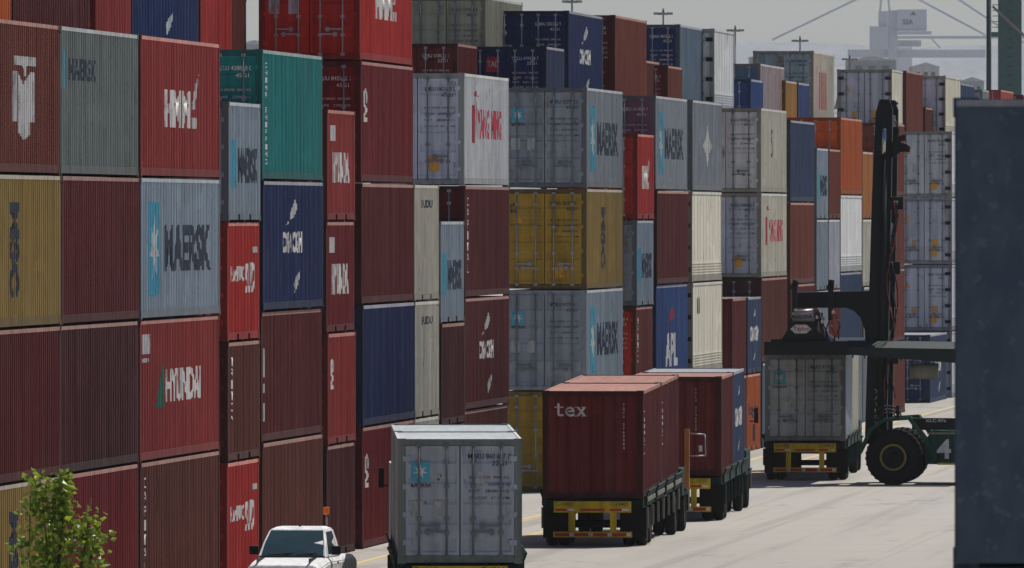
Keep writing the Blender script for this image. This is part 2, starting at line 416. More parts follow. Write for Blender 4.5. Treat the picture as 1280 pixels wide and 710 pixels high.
def layers(logo, L, H):
    """list of (part name, ink, filler) for the side facing the lane"""
    out = []
    def lay(part, ink):
        bm = bmesh.new(); out.append((part, ink, bm)); return bm
    f = L / 12.19
    if logo == 'maersk':
        bm = lay('logo_panel', 'sky_ink'); u0 = 1.15 * f; hh = .86 * H / 2.6
        add_poly(bm, rect(u0, u0 + 1.75 * f, H / 2 - hh, H / 2 + hh))
        st = lay('star_emblem', 'white_ink'); add_star(st, 0, 0, 1, .42)
        for v in st.verts: v.co = (u0 + .875 * f + v.co.x * .72 * f, H / 2 + v.co.y * .72 * hh, .003)
        bm = lay('lettering', 'dark_ink'); add_text(bm, 'MAERSK', 3.5 * f, H * .33, H * .34, 7.2 * f, .045)
    elif logo == 'maersk_faded':
        bm = lay('logo_panel', 'sky_ink'); add_poly(bm, rect(.35, .8, H * .58, H * .84))
        bm = lay('lettering', 'dark_ink'); add_text(bm, 'MAERSK', 1.3, H * .64, H * .15, 4.2, .03)
    elif logo == 'maersk_small':
        bm = lay('lettering', 'dark_ink'); add_text(bm, 'MAERSK', L * .3, H * .32, H * .3, L * .62, .04)
        bm = lay('logo_panel', 'sky_ink'); add_poly(bm, rect(L * .08, L * .25, H * .28, H * .68))
    elif logo == 'hmm':
        bm = lay('lettering', 'white_ink'); add_text(bm, 'HMM', 3.6 * f, H * .36, H * .27, 3.9 * f, .06)
        add_poly(bm, [(7.7 * f, H * .50), (8.2 * f, H * .50), (8.9 * f, H * .76), (8.3 * f, H * .68)])
        add_poly(bm, rect(7.7 * f, 8.5 * f, H * .36, H * .44))
    elif logo == 'hyundai':
        bm = lay('lettering', 'white_ink'); add_text(bm, 'HYUNDAI', 3.9 * f, H * .40, H * .24, 5.4 * f, .04)
        add_poly(bm, rect(.45, .45 + 1.1 * f, H * .76, H * .9)); add_text(bm, 'HDMU', .5, H * .70, H * .03, 1.0 * f)
        bm = lay('emblem', 'green_ink'); add_poly(bm, [(2.4 * f, H * .37), (3.7 * f, H * .37), (3.5 * f, H * .68), (2.9 * f, H * .56)])
    elif logo == 'hyundai_plain':
        bm = lay('lettering', 'white_ink'); add_text(bm, 'HYUNDAI', L * .2, H * .34, H * .28, L * .62, .05)
        add_poly(bm, rect(L * .12, L * .3, H * .72, H * .86))
    elif logo == 'hamburg':
        bm = lay('lettering', 'white_ink'); add_text(bm, 'HAMBURG', L * .12, H * .50, H * .13, L * .42, .04); add_text(bm, 'SUD', L * .56, H * .40, H * .26, L * .3, .04, shear=.2)
        add_poly(bm, rect(L * .8, L * .93, H * .74, H * .79))
    elif logo == 'cma':
        bm = lay('lettering', 'white_ink'); add_text(bm, 'CMA', 3.9 * f, H * .44, H * .17, 1.9 * f, .05); add_text(bm, 'CGM', 5.9 * f, H * .44, H * .17, 1.9 * f, .05)
        add_poly(bm, [(5.5 * f, H * .76), (6.4 * f, H * .86), (6.9 * f, H * .8), (6.2 * f, H * .72), (5.4 * f, H * .7)])
        add_poly(bm, [(6.3 * f, H * .12), (7.1 * f, H * .2), (7.5 * f, H * .3), (6.7 * f, H * .26), (6.1 * f, H * .2)])
        add_poly(bm, [(4.6 * f, H * .66), (5.2 * f, H * .7), (5.2 * f, H * .67)])
    elif logo == 'cma20':
        bm = lay('lettering', 'white_ink'); add_text(bm, 'CMA CGM', L * .2, H * .42, H * .2, L * .62, .05)
        add_poly(bm, [(L * .45, H * .74), (L * .56, H * .84), (L * .6, H * .76)]); add_poly(bm, [(L * .42, H * .16), (L * .54, H * .2), (L * .6, H * .3)])
    elif logo == 'yangming':
        bm = lay('lettering', 'red_ink'); add_text(bm, 'YANG MING', 3.6 * f, H * .42, H * .27, 6.6 * f, .04); add_text(bm, 'YMLU', 2.6 * f, H * .8, H * .05, 1.5 * f)
        bm = lay('emblem', 'red_ink'); add_poly(bm, rect(2.2 * f, 2.9 * f, H * .38, H * .72))
    elif logo == 'apl':
        bm = lay('lettering', 'white_ink'); add_text(bm, 'APL', 3.6 * f, H * .12, H * .36, 4.6 * f, .05)
        bm = lay('emblem', 'red_ink'); add_poly(bm, [(5 * f, H * .6), (7.2 * f, H * .66), (6.2 * f, H * .76), (5.4 * f, H * .7)])
    elif logo == 'msc':
        bm = lay('lettering', 'dark_ink'); add_text(bm, 'MSC', 4.9 * f, H * .2, 1.25 * f, H * .62, .06, rot=2)
    elif logo == 'pillars':       # broad white mark
        bm = lay('lettering', 'white_ink'); add_poly(bm, rect(L - 9.2 + 4.5, L - 9.2 + 6.9, H * .72, H * .79)) if 0 else None
        add_poly(bm, [(5.6, H * .71), (8.7, H * .71), (8.7, H * .77), (5.6, H * .77)]); add_poly(bm, [(6.9, H * .71), (7.5, H * .71), (7.3, H * .64), (7.1, H * .64)])
        add_poly(bm, [(5.5, H * .34), (6.1, H * .34), (6.1, H * .67), (5.5, H * .67)]); add_poly(bm, [(6.16, H * .28), (7.0, H * .22), (7.0, H * .58), (6.16, H * .67)])
        add_poly(bm, [(7.06, H * .22), (7.9, H * .26), (7.9, H * .66), (7.06, H * .6)]); add_poly(bm, [(7.96, H * .34), (8.6, H * .34), (8.6, H * .67), (7.96, H * .67)])
    elif logo == 'cai':
        bm = lay('lettering', 'white_ink'); add_text(bm, 'CAI', .7, H * .5, .75 * (1 if L > 7 else .7), H * .28, .06, rot=2)
    elif logo == 'cai_side':
        bm = lay('lettering', 'white_ink'); add_poly(bm, rect(.45, .75, H * .5, H * .72)); add_poly(bm, rect(.45, .72, H * .16, H * .3)); add_poly(bm, rect(.48, .7, H * .38, H * .45))
    elif logo == 'vertical':
        bm = lay('lettering', 'white_ink'); add_stack(bm, 'TRITON', .65, H * .8, H * .075, .42, H * .095)
    elif logo == 'vertical_long':
        bm = lay('lettering', 'white_ink'); add_stack(bm, 'CAPITAL', .6, H * .82, H * .075, .42, H * .1)
    elif logo == 'china':
        bm = lay('lettering', 'white_ink'); add_stack(bm, 'CHINA SHIPPING', .6, H * .86, H * .042, .5, H * .057)
    elif logo == 'hapag':
        bm = lay('lettering', 'dark_ink'); add_text(bm, 'Hapag-Lloyd', L * .12, H * .42, H * .2, L * .7, .03); add_poly(bm, rect(L * .45, L * .62, H * .12, H * .34))
    elif logo == 'sudu':
        bm = lay('lettering', 'dark_ink'); add_text(bm, 'SUDU', L * .28, H * .8, H * .07, L * .46, .04)
    elif logo == 'cross':
        bm = lay('emblem', 'white_ink'); add_star(bm, 6.1, H * .5, 1, .5, 4)
        for v in bm.verts: v.co = (6.1 + (v.co.x - 6.1) * 2.0, H * .5 + (v.co.y - H * .5) * .65, .002)
    elif logo == 'redpanel':
        bm = lay('lettering', 'pink_ink')
        for q in range(4): add_poly(bm, rect(3.2 + q * 1.2, 4.1 + q * 1.2, H * .2, H * .72))
    elif logo == 'smallmark':
        bm = lay('lettering', 'dark_ink'); add_text(bm, 'S', 4.8, H * .42, H * .34, .8, .0)
    elif logo == 'twobars':
        bm = lay('lettering', 'dark_ink'); add_poly(bm, rect(1.9, 2.2, H * .66, H * .84)); add_poly(bm, rect(2.6, 2.9, H * .66, H * .84))
    if H < 9 and logo not in (None, 'blank', 'sudu'): pass
    return out
def side_logo(root, logo, L, H, reefer, plate_lbl=True):
    key = ('logo', logo, L, H, reefer)
    if key not in CACHE:
        res = []
        for part, ink, bm in layers(logo, L, H):
            drape(bm, lambda u, d, z: (W / 2 - (.012 if reefer else .008) + d + (.006 if reefer else 0), u, z), not reefer)
            me = bpy.data.meshes.new(part); bm.to_mesh(me); bm.free(); res.append((part, ink, me))
        CACHE[key] = res
    for part, ink, me in CACHE[key]: link(part, me, M[ink], root)
def door_layers(style, code, size, H):
    out = []
    def lay(part, ink):
        bm = bmesh.new(); out.append((part, ink, bm)); return bm
    ink = 'dark_ink' if style.get('dark') else 'white_ink'
    bm = lay('door_lettering', ink)
    if code:
        add_text(bm, code, .16, H * .84, .1, .82, .012); add_text(bm, size, .62, H * .785, .09, .3, .012)
        for q in range(4):
            if q == 0: bd = lay('data_panel', ink)
            add_text(bd, 'MAX GROSS  30480 KG' if q == 0 else ('TARE   2200 KG' if q == 1 else ('NET   28280 KG' if q == 2 else 'CU.CAP.  67 CU.M')), .18, H * (.68 - q * .055), .055, .78, .004)
    if style.get('tex'): pass
    if style.get('maersk'):
        b2 = lay('logo_panel', 'sky_ink'); add_poly(b2, rect(-.96, -.59, H * .66, H * .66 + .38))
        b3 = lay('star_emblem', 'white_ink'); add_star(b3, -.775, H * .66 + .19, .15, .06)
        add_text(bm, 'MAERSK', -1.0, H * .66 - .12, .07, .46, .015)
    if style.get('tal'):
        b2 = lay('brand_plate', 'red_ink'); add_poly(b2, rect(-.62, -.22, H * .70, H * .88)); b3 = lay('plate_lettering', 'white_ink'); add_text(b3, 'TAL', -.58, H * .76, .18, .32, .02)
        for v in b3.verts: v.co.z = .003
    if style.get('msc'): add_text(bm, 'm', -1.0, H * .82, .1, .2, .02); add_text(bm, 'sc', -1.0, H * .76, .1, .2, .02)
    if style.get('cma'):
        add_text(bm, 'CMA CGM', -.98, H * .6, .09, .42, .012); add_star(bm, -.82, H * .76, .11, .08, 9)
    if style.get('warn'):
        b2 = lay('warning_label', 'orange_ink'); add_poly(b2, [(-.9, H * .66), (-.62, H * .66), (-.76, H * .75)])
        if style['warn'] > 1: b2 = lay('warning_label', 'orange_ink'); add_poly(b2, rect(.3, .55, H * .12, H * .26))
        if style['warn'] > 2: b2 = lay('warning_label', 'orange_ink'); add_poly(b2, rect(-.55, -.35, H * .28, H * .36)); b2 = lay('warning_label', 'orange_ink'); add_poly(b2, rect(.35, .6, H * .28, H * .38))
    if style.get('paper'):
        b2 = lay('notice_sheet', 'grey_ink'); add_poly(b2, rect(-.98, -.72, H * .38, H * .5)); b2 = lay('notice_sheet', 'grey_ink'); add_poly(b2, rect(-.5, -.25, H * .38, H * .5)); b2 = lay('notice_sheet', 'grey_ink'); add_poly(b2, rect(.3, .48, H * .62, H * .74)) if style['paper'] > 1 else None
    return out
def place_end(bm, me_name, yoff=.0):
    for v in bm.verts: v.co = (v.co.x, .017 - v.co.z + yoff, v.co.y)
    me = bpy.data.meshes.new(me_name); bm.to_mesh(me); bm.free(); return me
GROUPS = {}
SIZES = {'40': 12.192, '20': 6.058, '30': 9.125, '45': 13.716}
def container(x, y, z, rz, size, H, color, label, logo=None, end='door', dstyle=None, code=None, name='shipping_container', cat='shipping container', group='containers stacked in the yard', ecolor=None, reefer=False, matrix=None, fcolor=None):
    L = SIZES[size]
    root = empty(name, (x, y, z), rz)
    if matrix is not None: root.matrix_world = matrix; root.rotation_mode = 'XYZ'; root.location, root.rotation_euler = matrix.to_translation(), matrix.to_euler()
    tag(root, label, cat, group)
    pm = M[color]; fm = M[fcolor] if fcolor else M['shade_grime_' + color]; em = M[ecolor or color]  # corner posts take the copy with dirt and shadow painted in
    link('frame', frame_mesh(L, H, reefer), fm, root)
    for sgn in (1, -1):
        link('top_rail', frame_mesh(L, H, reefer, 'top', sgn), M['roof_' + color], root); link('bottom_rail', frame_mesh(L, H, reefer, 'bottom', sgn), M['shade_grime_' + color], root)
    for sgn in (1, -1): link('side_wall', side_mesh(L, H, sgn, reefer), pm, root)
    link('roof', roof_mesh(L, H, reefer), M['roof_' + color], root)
    link('end_wall', end_mesh(H, L, 1), pm, root)
    if end == 'door':
        for sgn in (-1, 1):
            d = link('door', door_mesh(H, sgn, reefer), em, root)
            rm = M['rod_dark'] if (min(PC[ecolor or color]) > .2) else M['rod']
            for x_ in (.26, .80):
                link('lock_rod', rod_mesh(H, round(sgn * x_, 3)), rm, d)
            if reefer:
                for q in range(4): link('hinge', hinge_mesh(H, sgn, q), M['black'], d)
            for i, x_ in enumerate((.26, .80)):
                link('door_handle', handle_mesh(sgn * x_, .62 + .12 * i, sgn if x_ < .5 else -sgn), rm, d)
        st = dstyle or {}
        for part, ink, bm in door_layers(st, code, '45G1' if H > 2.7 else '22G1', H):
            if len(bm.verts): link(part, place_end(bm, part), M[ink], root)
            else: bm.free()
    else:
        link('end_wall', end_mesh(H, 0, -1, end == 'smooth'), em, root)
    if logo: side_logo(root, logo, L, H, reefer)
    return root

HQ, ST = 2.896, 2.591
GAP = .022
def stack(x, y, size, tiers, z0=0., skip=0, jitter=.03):
    """tiers from the ground up: (height, color, label, options)"""
    z = z0
    L = None
    for t in tiers:
        H = t[0]
        if t[1]:
            o = dict(t[3]) if len(t) > 3 else {}
            sz = o.pop('size', size); dx = o.pop('dx', random.uniform(-jitter, jitter)); dy = o.pop('dy', random.uniform(-.05, .05)); zz = o.pop('dz', 0)
            container(x - W / 2 + dx, y + dy, z + zz, 0, sz, H, t[1], t[2], **o)
        z += H + GAP
XF = -31.3
def front(px, size, tiers, **k):
    y = y_on_plane(px, XF); front.log.append((px, round(y, 1), SIZES[size])); stack(XF, y, size, tiers, **k)
front.log = []
def back(px, s, size, tiers, **k):
    x, y = at(px, s); back.log.append((px, round(x, 2), round(y, 1))); stack(x, y, size, tiers, **k)
back.log = []
RF = dict(reefer=True, name='reefer_container', cat='reefer container')
MK = dict(maersk=1, dark=1, paper=1)
NONE4 = (HQ, None)
# ---- front row, bay by bay away from the camera
front(-31.5, '40', [
    (HQ, 'ochre', 'mustard yellow container at the foot of the leftmost stack, half hidden by the green tree', dict(logo='msc')),
    (HQ, 'maroon', 'plain dark red container above the mustard one at the lower left edge', {}),
    (HQ, 'ochre', 'mustard yellow container with dark MSC letters on end, cut by the left picture edge', dict(logo='msc')),
    (HQ, 'rustred', 'reddish brown container with a broad white emblem, topmost at the left edge', dict(logo='pillars'))])
front(77.4, '40', [
    (HQ, 'crimson', 'crimson container on the ground right behind the small tree', dict()),
    (HQ, 'plum', 'blackish plum container without lettering, second from the ground beside the red HYUNDAI one', dict()),
    (HQ, 'maroon', 'plain maroon container under the faded grey one', dict()),
    (HQ, 'greygreen', 'weathered grey container with faded MAERSK lettering near its top', dict(logo='maersk_faded'))])
front(175, '45', [
    (HQ, 'brown', 'brown container with small upright white letters at its left edge, under the HYUNDAI one', dict(logo='vertical_long')),
    (HQ, 'rosered', 'red container with white HYUNDAI lettering and a green emblem', dict(logo='hyundai')),
    (HQ, 'maersk', 'large pale blue grey MAERSK container between red HMM and red HYUNDAI ones', dict(logo='maersk')),
    (HQ, 'rosered', 'red container with white HMM lettering on top of the pale MAERSK one', dict(logo='hmm'))])
front(285.5, '20', [
    (ST, 'red', 'short bright red HAMBURG SUD container on the ground left of the white pickup', dict(logo='hamburg')),
    (ST, 'brown', 'short brown container between the two bright red HAMBURG SUD ones', dict(logo='vertical')),
    (ST, 'red', 'short bright red HAMBURG SUD container under the small pale MAERSK one', dict(logo='hamburg')),
    (ST, 'maersk', 'short pale grey container with MAERSK letters, standing left below the teal one', dict(logo='maersk_small'))])
front(328.5, '40', [
    (HQ, 'brown', 'brown unmarked container on the ground behind the white pickup', dict()),
    (HQ, 'maroon', 'maroon container with two white bars at its left edge, under the navy CMA CGM one', dict(logo='cai_side')),
    (HQ, 'navy', 'navy blue container with white CMA CGM letters, under the teal one', dict(logo='cma')),
    (HQ, 'teal', 'teal green container with small upright white lettering', dict(logo='china', code='CCLU 428808 0'))])
front(409, '20', [
    (ST, 'plum', 'short dark maroon container on the ground just right of the orange beacon', dict()),
    (ST, 'rosered', 'short red container with white CAI letters on end, second from the ground', dict(logo='cai')),
    (ST, 'crimson', 'short dark red container with white block letters, in the middle of its narrow stack', dict(logo='hyundai_plain')),
    (ST, 'rosered', 'short faded red container with scuffed white block letters, top of its narrow stack', dict(logo='hyundai_plain'))])
front(452.5, '40', [
    (HQ, 'crimson', 'crimson container with white CAI letters, on the ground left of the grey truck load', dict(logo='cai')),
    (HQ, 'navy', 'navy container with a small orange label, two below the plain brown side', dict(dstyle=dict(warn=1))),
    (HQ, 'maroon', 'unmarked maroon container between the navy one and the one with CAIU on its doors', dict()),
    (HQ, 'crimson', 'dark red container with CAIU 845542 3 on its doors and CAI on its side', dict(logo='cai', code='CAIU 845542 3', ecolor='crimson')),
    (HQ, 'red', 'bright red container with white HMM lettering, highest in its stack, its doors towards the camera', dict(logo='hmm', code='HMMU 619203 4', dx=-.05, dstyle=dict(warn=1, paper=1)))])
front(517.5, '20', [
    (HQ, 'cream', 'short cream container on the ground hidden by the grey truck load', dict()),
    (HQ, 'cream', 'short cream container with dark letters at its top edge, lower of two', dict(logo='sudu')),
    (HQ, 'cream', 'short cream container with dark letters at its top edge, upper of two', dict(logo='sudu'))])
front(551, '20', [
    (ST, 'brown', 'short brown container on the ground behind the first truck', dict()),
    (ST, 'plum', 'short dark brown container under the narrow pale MAERSK one', dict()),
    (ST, 'maersk', 'narrow pale grey MAERSK container right of the cream pair', dict(logo='maersk_small'))])
front(580.6, '40', [
    (HQ, 'brown', 'brown container on the ground behind the roof of the first truck load', dict()),
    (HQ, 'maroon', 'dark brown container with white CMA CGM lettering and specks above and below it', dict(logo='cma')),
    (HQ, 'maroon', 'maroon container with small upright white letters under the white YANG MING one', dict(logo='vertical_long')),
    (HQ, 'white', 'white container with red YANG MING lettering and an orange triangle on its door', dict(logo='yangming', code='YMLU 862117 5', ecolor='lavender', dstyle=dict(dark=1, warn=2, paper=1)))])
front(734.5, '40', [
    (HQ, 'yellow', 'yellow container on the ground, its doors half behind the tex load', dict(ecolor='yellow', code='MSCU 471160 2')),
    (HQ, 'maersk', 'grey MAERSK container between two yellow ones, doors and side in view', dict(logo='maersk', code='MSKU 932746 7', ecolor='grey', dstyle=MK, fcolor='grey')),
    (HQ, 'ochre', 'yellow MSC container with rust running down between its doors', dict(logo='msc', code='MEDU 819365 1', ecolor='yellow', dstyle=dict(msc=1, dark=1, warn=2))),
    (HQ, 'grey', 'grey MAERSK container above the yellow MSC one, topmost of its stack', dict(logo='maersk', code='MSKU 027781 6', dstyle=MK))])
front(796, '20', [
    (ST, 'brown', 'short brown container on the ground behind the tex load', dict()),
    (ST, 'rustred', 'short rust red container with red doors under the narrow grey MAERSK one', dict(logo='vertical', ecolor='red', code='TCLU 228190 4')),
    (ST, 'maersk', 'short grey MAERSK container under the small red HMM one', dict(logo='maersk_small', ecolor='grey')),
    (ST, 'red', 'short red container with low white HMM letters, above a narrow MAERSK one', dict(logo='hmm', ecolor='red'))])
front(820.5, '40', [
    (HQ, 'maroon', 'maroon container on the ground behind the second truck', dict()),
    (HQ, 'blue', 'blue container with white APL letters and a red mark', dict(logo='apl')),
    (HQ, 'maroon', 'unmarked maroon container above the blue APL one', dict()),
    (HQ, 'grey', 'grey MAERSK container with mauve doors above a maroon one', dict(logo='maersk', ecolor='mauve', code='MSKU 601833 9'))])
front(866, '40', [
    (HQ, 'white', 'white reefer on the ground behind the second truck load', dict(**RF)),
    (HQ, 'cream', 'cream reefer with two small dark bars, lower of the two beside the APL stack', dict(logo='twobars', ecolor='grey', **RF)),
    (HQ, 'cream', 'cream reefer without lettering directly under the grey one with a white cross', dict(ecolor='grey', **RF)),
    (HQ, 'grey', 'grey container with a faint white cross shaped mark', dict(logo='cross', ecolor='greygreen'))], jitter=.02)
front(915.5, '20', [
    (ST, 'brown', 'short brown container on the ground between cream reefer and maroon stack', dict()),
    (ST, 'maroon', 'short maroon container left of the small navy CMA CGM one', dict())])
front(933.8, '20', [
    (ST, 'orange', 'short orange Hapag-Lloyd container on the ground behind the second truck', dict(logo='hapag')),
    (ST, 'slate', 'short navy container with white CMA CGM letters on top of the orange one', dict(logo='cma20', ecolor='navy'))])
front(952.4, '40', [
    (HQ, 'bluegrey', 'blue grey container on the ground behind the loaded grey trailer', dict()),
    (HQ, 'brown', 'plain brown container under the white one with red YANG MING letters', dict(ecolor='plum')),
    (HQ, 'cream', 'off white container with red YANG MING lettering beside a cream reefer', dict(logo='yangming', ecolor='lavender', code='YMLU 500926 8', dstyle=dict(dark=1, warn=2, paper=1))),
    (HQ, 'cream', 'off white container with a thin dark mark on its side, code CPLU on its doors', dict(logo='smallmark', ecolor='white', code='CPLU 414317 0', dstyle=dict(dark=1, warn=1)))])
front(989, '40', [
    (ST, 'plum', 'dark plum container on the ground left of the yellow barred trailer', dict()),
    (HQ, 'maroon', 'maroon container directly behind the lifting frame', dict()),
    (HQ, 'rustred', 'brownish red container under the slate blue one', dict()),
    (HQ, 'slate', 'slate blue unmarked container, top of the stack left of the lifting frame', dict())])
front(1021.5, '20', [
    (ST, 'grey', 'short grey container low behind the lifting frame', dict()),
    (ST, 'grey', 'short grey container second from the ground behind the lifting frame', dict()),
    (ST, 'maersk', 'short pale grey container without letters, left of a white one', dict()),
    (ST, 'maersk', 'short pale blue MAERSK container left below the orange one', dict(logo='maersk_small'))])
front(1037, '20', [
    (ST, 'brown', 'short brown container low behind the hydraulics', dict()),
    (ST, 'maroon', 'short maroon container behind the hydraulics', dict()),
    (ST, 'lavender', 'short lavender grey container squeezed beside the pale grey one', dict()),
    (ST, 'rustred', 'short rust red container squeezed beside the pale blue MAERSK one', dict())])
front(1051, '40', [
    (HQ, 'grey', 'grey container on the ground behind the mast', dict()),
    (HQ, 'slate', 'slate blue container under the tall white one left of the mast', dict()),
    (HQ, 'white', 'white container between the orange and the slate blue one', dict(reefer=True)),
    (HQ, 'orange', 'tall orange container with darker orange doors left of the mast', dict(ecolor='orange'))], jitter=.02)
for px, c, lb in ((1079, 'paleorange', 'narrow pale orange container left of the mast'), (1092, 'cream', 'narrow cream container touching the mast on its left')):
    front(px, '20', [(ST, 'grey', 'grey container at the foot, ' + lb.replace(' container', ' stack'), {}), (ST, 'olive', 'olive container two below the ' + lb, {}),
                     (ST, 'cream', 'cream container directly under the ' + lb, {}), (ST, c, lb, {})])
front(1107, '40', [
    (HQ, 'rustred', 'salmon brown container on the ground behind the mast', {}),
    (HQ, 'rustred', 'salmon brown container second from the ground behind the mast', {}),
    (HQ, 'rustred', 'salmon brown container third from the ground behind the mast', {}),
    (HQ, 'rustred', 'salmon brown container topmost behind the mast', {})], jitter=.01)
x, y = at(1163, 29.4)
stack(x, y, '40', [(HQ, 'slate', 'lone blue container with a grey side on the ground right of the mast', dict(ecolor='navy', logo='cma', code='CMAU 341702 5'))])
for i, (c, lb, st, sc) in enumerate([
        ('lavender', 'lavender white reefer on the ground behind the lone blue container', dict(dark=1), None),
        ('lavender', 'lavender white reefer with CAI on its doors, second from the ground by the mast', dict(dark=1, warn=3), 'CAIU 553120 1'),
        ('lavender', 'lavender white reefer with orange labels in a row, third from ground right of mast', dict(dark=1, warn=3), None),
        ('white', 'white reefer with code MSWU on its doors, top of the stack right of mast', dict(dark=1, warn=2, paper=1), 'MSWU 101460 3')]):
    x, y = at(1190, 28.6)
    container(x - W / 2, y, i * (HQ + GAP), 0, '40', HQ, c, lb, dstyle=st, code=sc, **RF)

# ---- rows behind, only what shows above or between the front stacks
Z5 = 4 * (HQ + GAP)
def up(px, s, size, H, color, label, z=Z5, **k):
    x, y = at(px, s); back.log.append((px, round(x, 2), round(y, 1)))
    return container(x - W / 2, y, z, 0, size, H, color, label, group='containers of the rows behind', **k)
up(-84, 64.0, '40', HQ, 'orange', 'orange red container cut by the top left corner of the picture')
up(17, 61.1, '40', HQ, 'plum', 'dark maroon container above and behind the leftmost stacks')
up(120, 58.1, '20', HQ, 'rosered', 'short rose red container above the faded grey one, left of the navy CMA CGM one', ecolor='red')
up(165.5, 56.75, '40', HQ, 'navy', 'navy CMA CGM container high behind the red HMM one', logo='cma')
up(251, 54.3, '20', HQ, 'red', 'short bright red container high behind, right of the navy CMA CGM one')
up(270.5, 53.6, '20', ST, 'brown', 'short brown container standing alone against the sky left of the bright red doors', z=4.05 * (ST + GAP))
up(607, 40.6, '40', HQ, 'olive', 'olive beige container with grey lock rods, high up at the top edge', code='TRLU 729104 6', z=Z5 + .15, dstyle=dict(dark=1))
up(711, 40.0, '40', HQ, 'navy', 'navy blue container with CMA CGM on side and doors, high in the middle', logo='cma', code='CMAU 552713 9', dstyle=dict(cma=1), z=Z5 - .2)
up(769, 38.55, '40', HQ, 'rustred', 'tall rust brown container right of the high navy CMA CGM one', ecolor='maroon', z=Z5 - .1, code='TEMU 640028 1')
up(572, 42.0, '20', ST, 'maroon', 'short maroon container with white door marks under the olive beige one', code='GESU 318073 2', z=3 * (HQ + GAP) + ST - .85)
up(683, 41.3, '20', ST, 'slate', 'short navy blue container with a red TAL plate on its doors', dstyle=dict(tal=1), code='TCLU 699528 7', ecolor='navy', z=3 * (HQ + GAP) + ST - .85)
up(806, 37.3, '20', ST, 'brown', 'short brown container behind the grey MAERSK one, left of the small red doors', z=4.05 * (ST + GAP))
up(835, 36.95, '20', ST, 'rustred', 'short rust red container with dark red doors under the high blue doors', ecolor='crimson', z=4 * (ST + GAP), code='FCIU 280116 0')
up(850, 36.2, '40', HQ, 'bluegrey', 'blue grey container with navy doors high beside a white reefer', ecolor='navy', code='CMAU 489215 2')
up(893, 35.4, '30', HQ, 'white', 'white reefer side right of the high blue grey container', **RF)
up(950.5, 34.1, '40', ST, 'pinkish', 'pinkish grey ribbed container behind the white CPLU one', ecolor='bluegrey', z=10.95)
up(938.5, 34.65, '20', ST, 'blue', 'short scuffed blue container low behind the white CPLU one', z=4 * (ST + GAP) - .15)
up(982, 33.3, '20', ST, 'ochre', 'short sand yellow container between two blue ones far back', z=4 * (ST + GAP))
up(998, 32.8, '20', ST, 'blue', 'short mid blue container right of the sand yellow one', z=4 * (ST + GAP))
up(1017, 31.2, '40', HQ, 'cream', 'off white container with ice blue doors and a faded red block on its side', ecolor='ice', logo='redpanel', z=Z5, dstyle=dict(dark=1, paper=1), code='HLXU 430988 6')
up(1115, 28.35, '40', HQ, 'cream', 'cream sided reefer with lavender doors and orange labels, highest behind the mast', ecolor='lavender', dstyle=dict(dark=1, warn=3, paper=1), z=Z5 - .15, **RF)
up(1111, 28.5, '40', HQ, 'plum', 'dark plum container under the high lavender doors, left of the mast', z=3 * (HQ + GAP) - .12, code='DFSU 613350 4', dstyle=dict(warn=1))
up(1133, 27.95, '40', HQ, 'rustred', 'brick brown container high right of the mast', z=Z5 - .12)
up(1157, 27.2, '20', ST, 'brown', 'short brown container low behind the brick brown one', z=4 * (ST + GAP) - .1)
up(1182, 26.9, '40', HQ, 'cream', 'cream reefer with pale lavender doors right of the brick brown one', ecolor='lavender', z=Z5 - .1, dstyle=dict(), **RF)
up(1200, 26.1, '40', HQ, 'slate', 'slate blue container far back right of the cream reefer', z=Z5 - .25)
up(1228, 25.2, '20', HQ, 'grey', 'grey container far back left of the red one', z=Z5 - .35)
up(1251, 24.6, '40', HQ, 'salmon', 'red container far back above the dark blue wall of the foreground', ecolor='red', z=Z5 - .2)
up(1279, 24.0, '20', HQ, 'crimson', 'dark red container at the right picture edge far back', z=Z5 - .3)

# ---- the dark container in the right foreground
x, y = at(1192, 202)
for i, lb in enumerate(('dark blue container, lowest of the blurred foreground stack', 'dark blue container, middle of the blurred foreground stack', 'dark blue container filling the right foreground, topmost of its stack')):
    container(x + W / 2, y, i * HQ - .01, 0, '40', HQ, 'deepnavy', lb, end='smooth', group='foreground containers', fcolor='deepnavy')
    for o in [o for o in COL.objects if o.parent and o.parent.get('label') == lb and o.name.startswith(('end_wall', 'frame'))]: o.material_slots[0].material = M['slab']
    hd_ = MB().box(-W / 2 + .02, W / 2 - .02, -.04, -.031, HQ - .05, HQ - .014).build('header_strip', M['roof_deepnavy'], [o for o in COL.objects if o.get('label') == lb][0])

# ------------------------------------------------------------------ wheels, chassis, tractors
def wheel(parent, x, y, r=.5, w_=.28, z=None, rim='rim'):
    z = r if z is None else z
    k = ('tyre', r, w_)
    if k not in CACHE:
        mb = MB(); h = w_ / 2
        mb.lathe_x([(-h * .8, r * .56), (-h, r * .62), (-h, r * .88), (-h * .8, r * .97), (-h * .3, r), (h * .3, r), (h * .8, r * .97), (h, r * .88), (h, r * .62), (h * .8, r * .56), (-h * .8, r * .56)], 36)
        CACHE[k] = mb.mesh('tyre')
        mb = MB(); mb.lathe_x([(-h * .7, .001), (-h * .7, r * .2), (-h * .2, r * .3), (-h * .3, r * .5), (-h * .85, r * .57), (h * .85, r * .57), (h * .3, r * .5), (h * .2, r * .3), (h * .7, r * .2), (h * .7, .001)], 28)
        CACHE[k + ('rim',)] = mb.mesh('rim')
    e = bpy.data.objects.new('wheel', None); COL.objects.link(e); e.parent = parent; e.location = (x, y, z); e.empty_display_size = .2
    link('tyre', CACHE[k], M['rubber'], e); link('rim', CACHE[k + ('rim',)], M[rim], e)
    return e
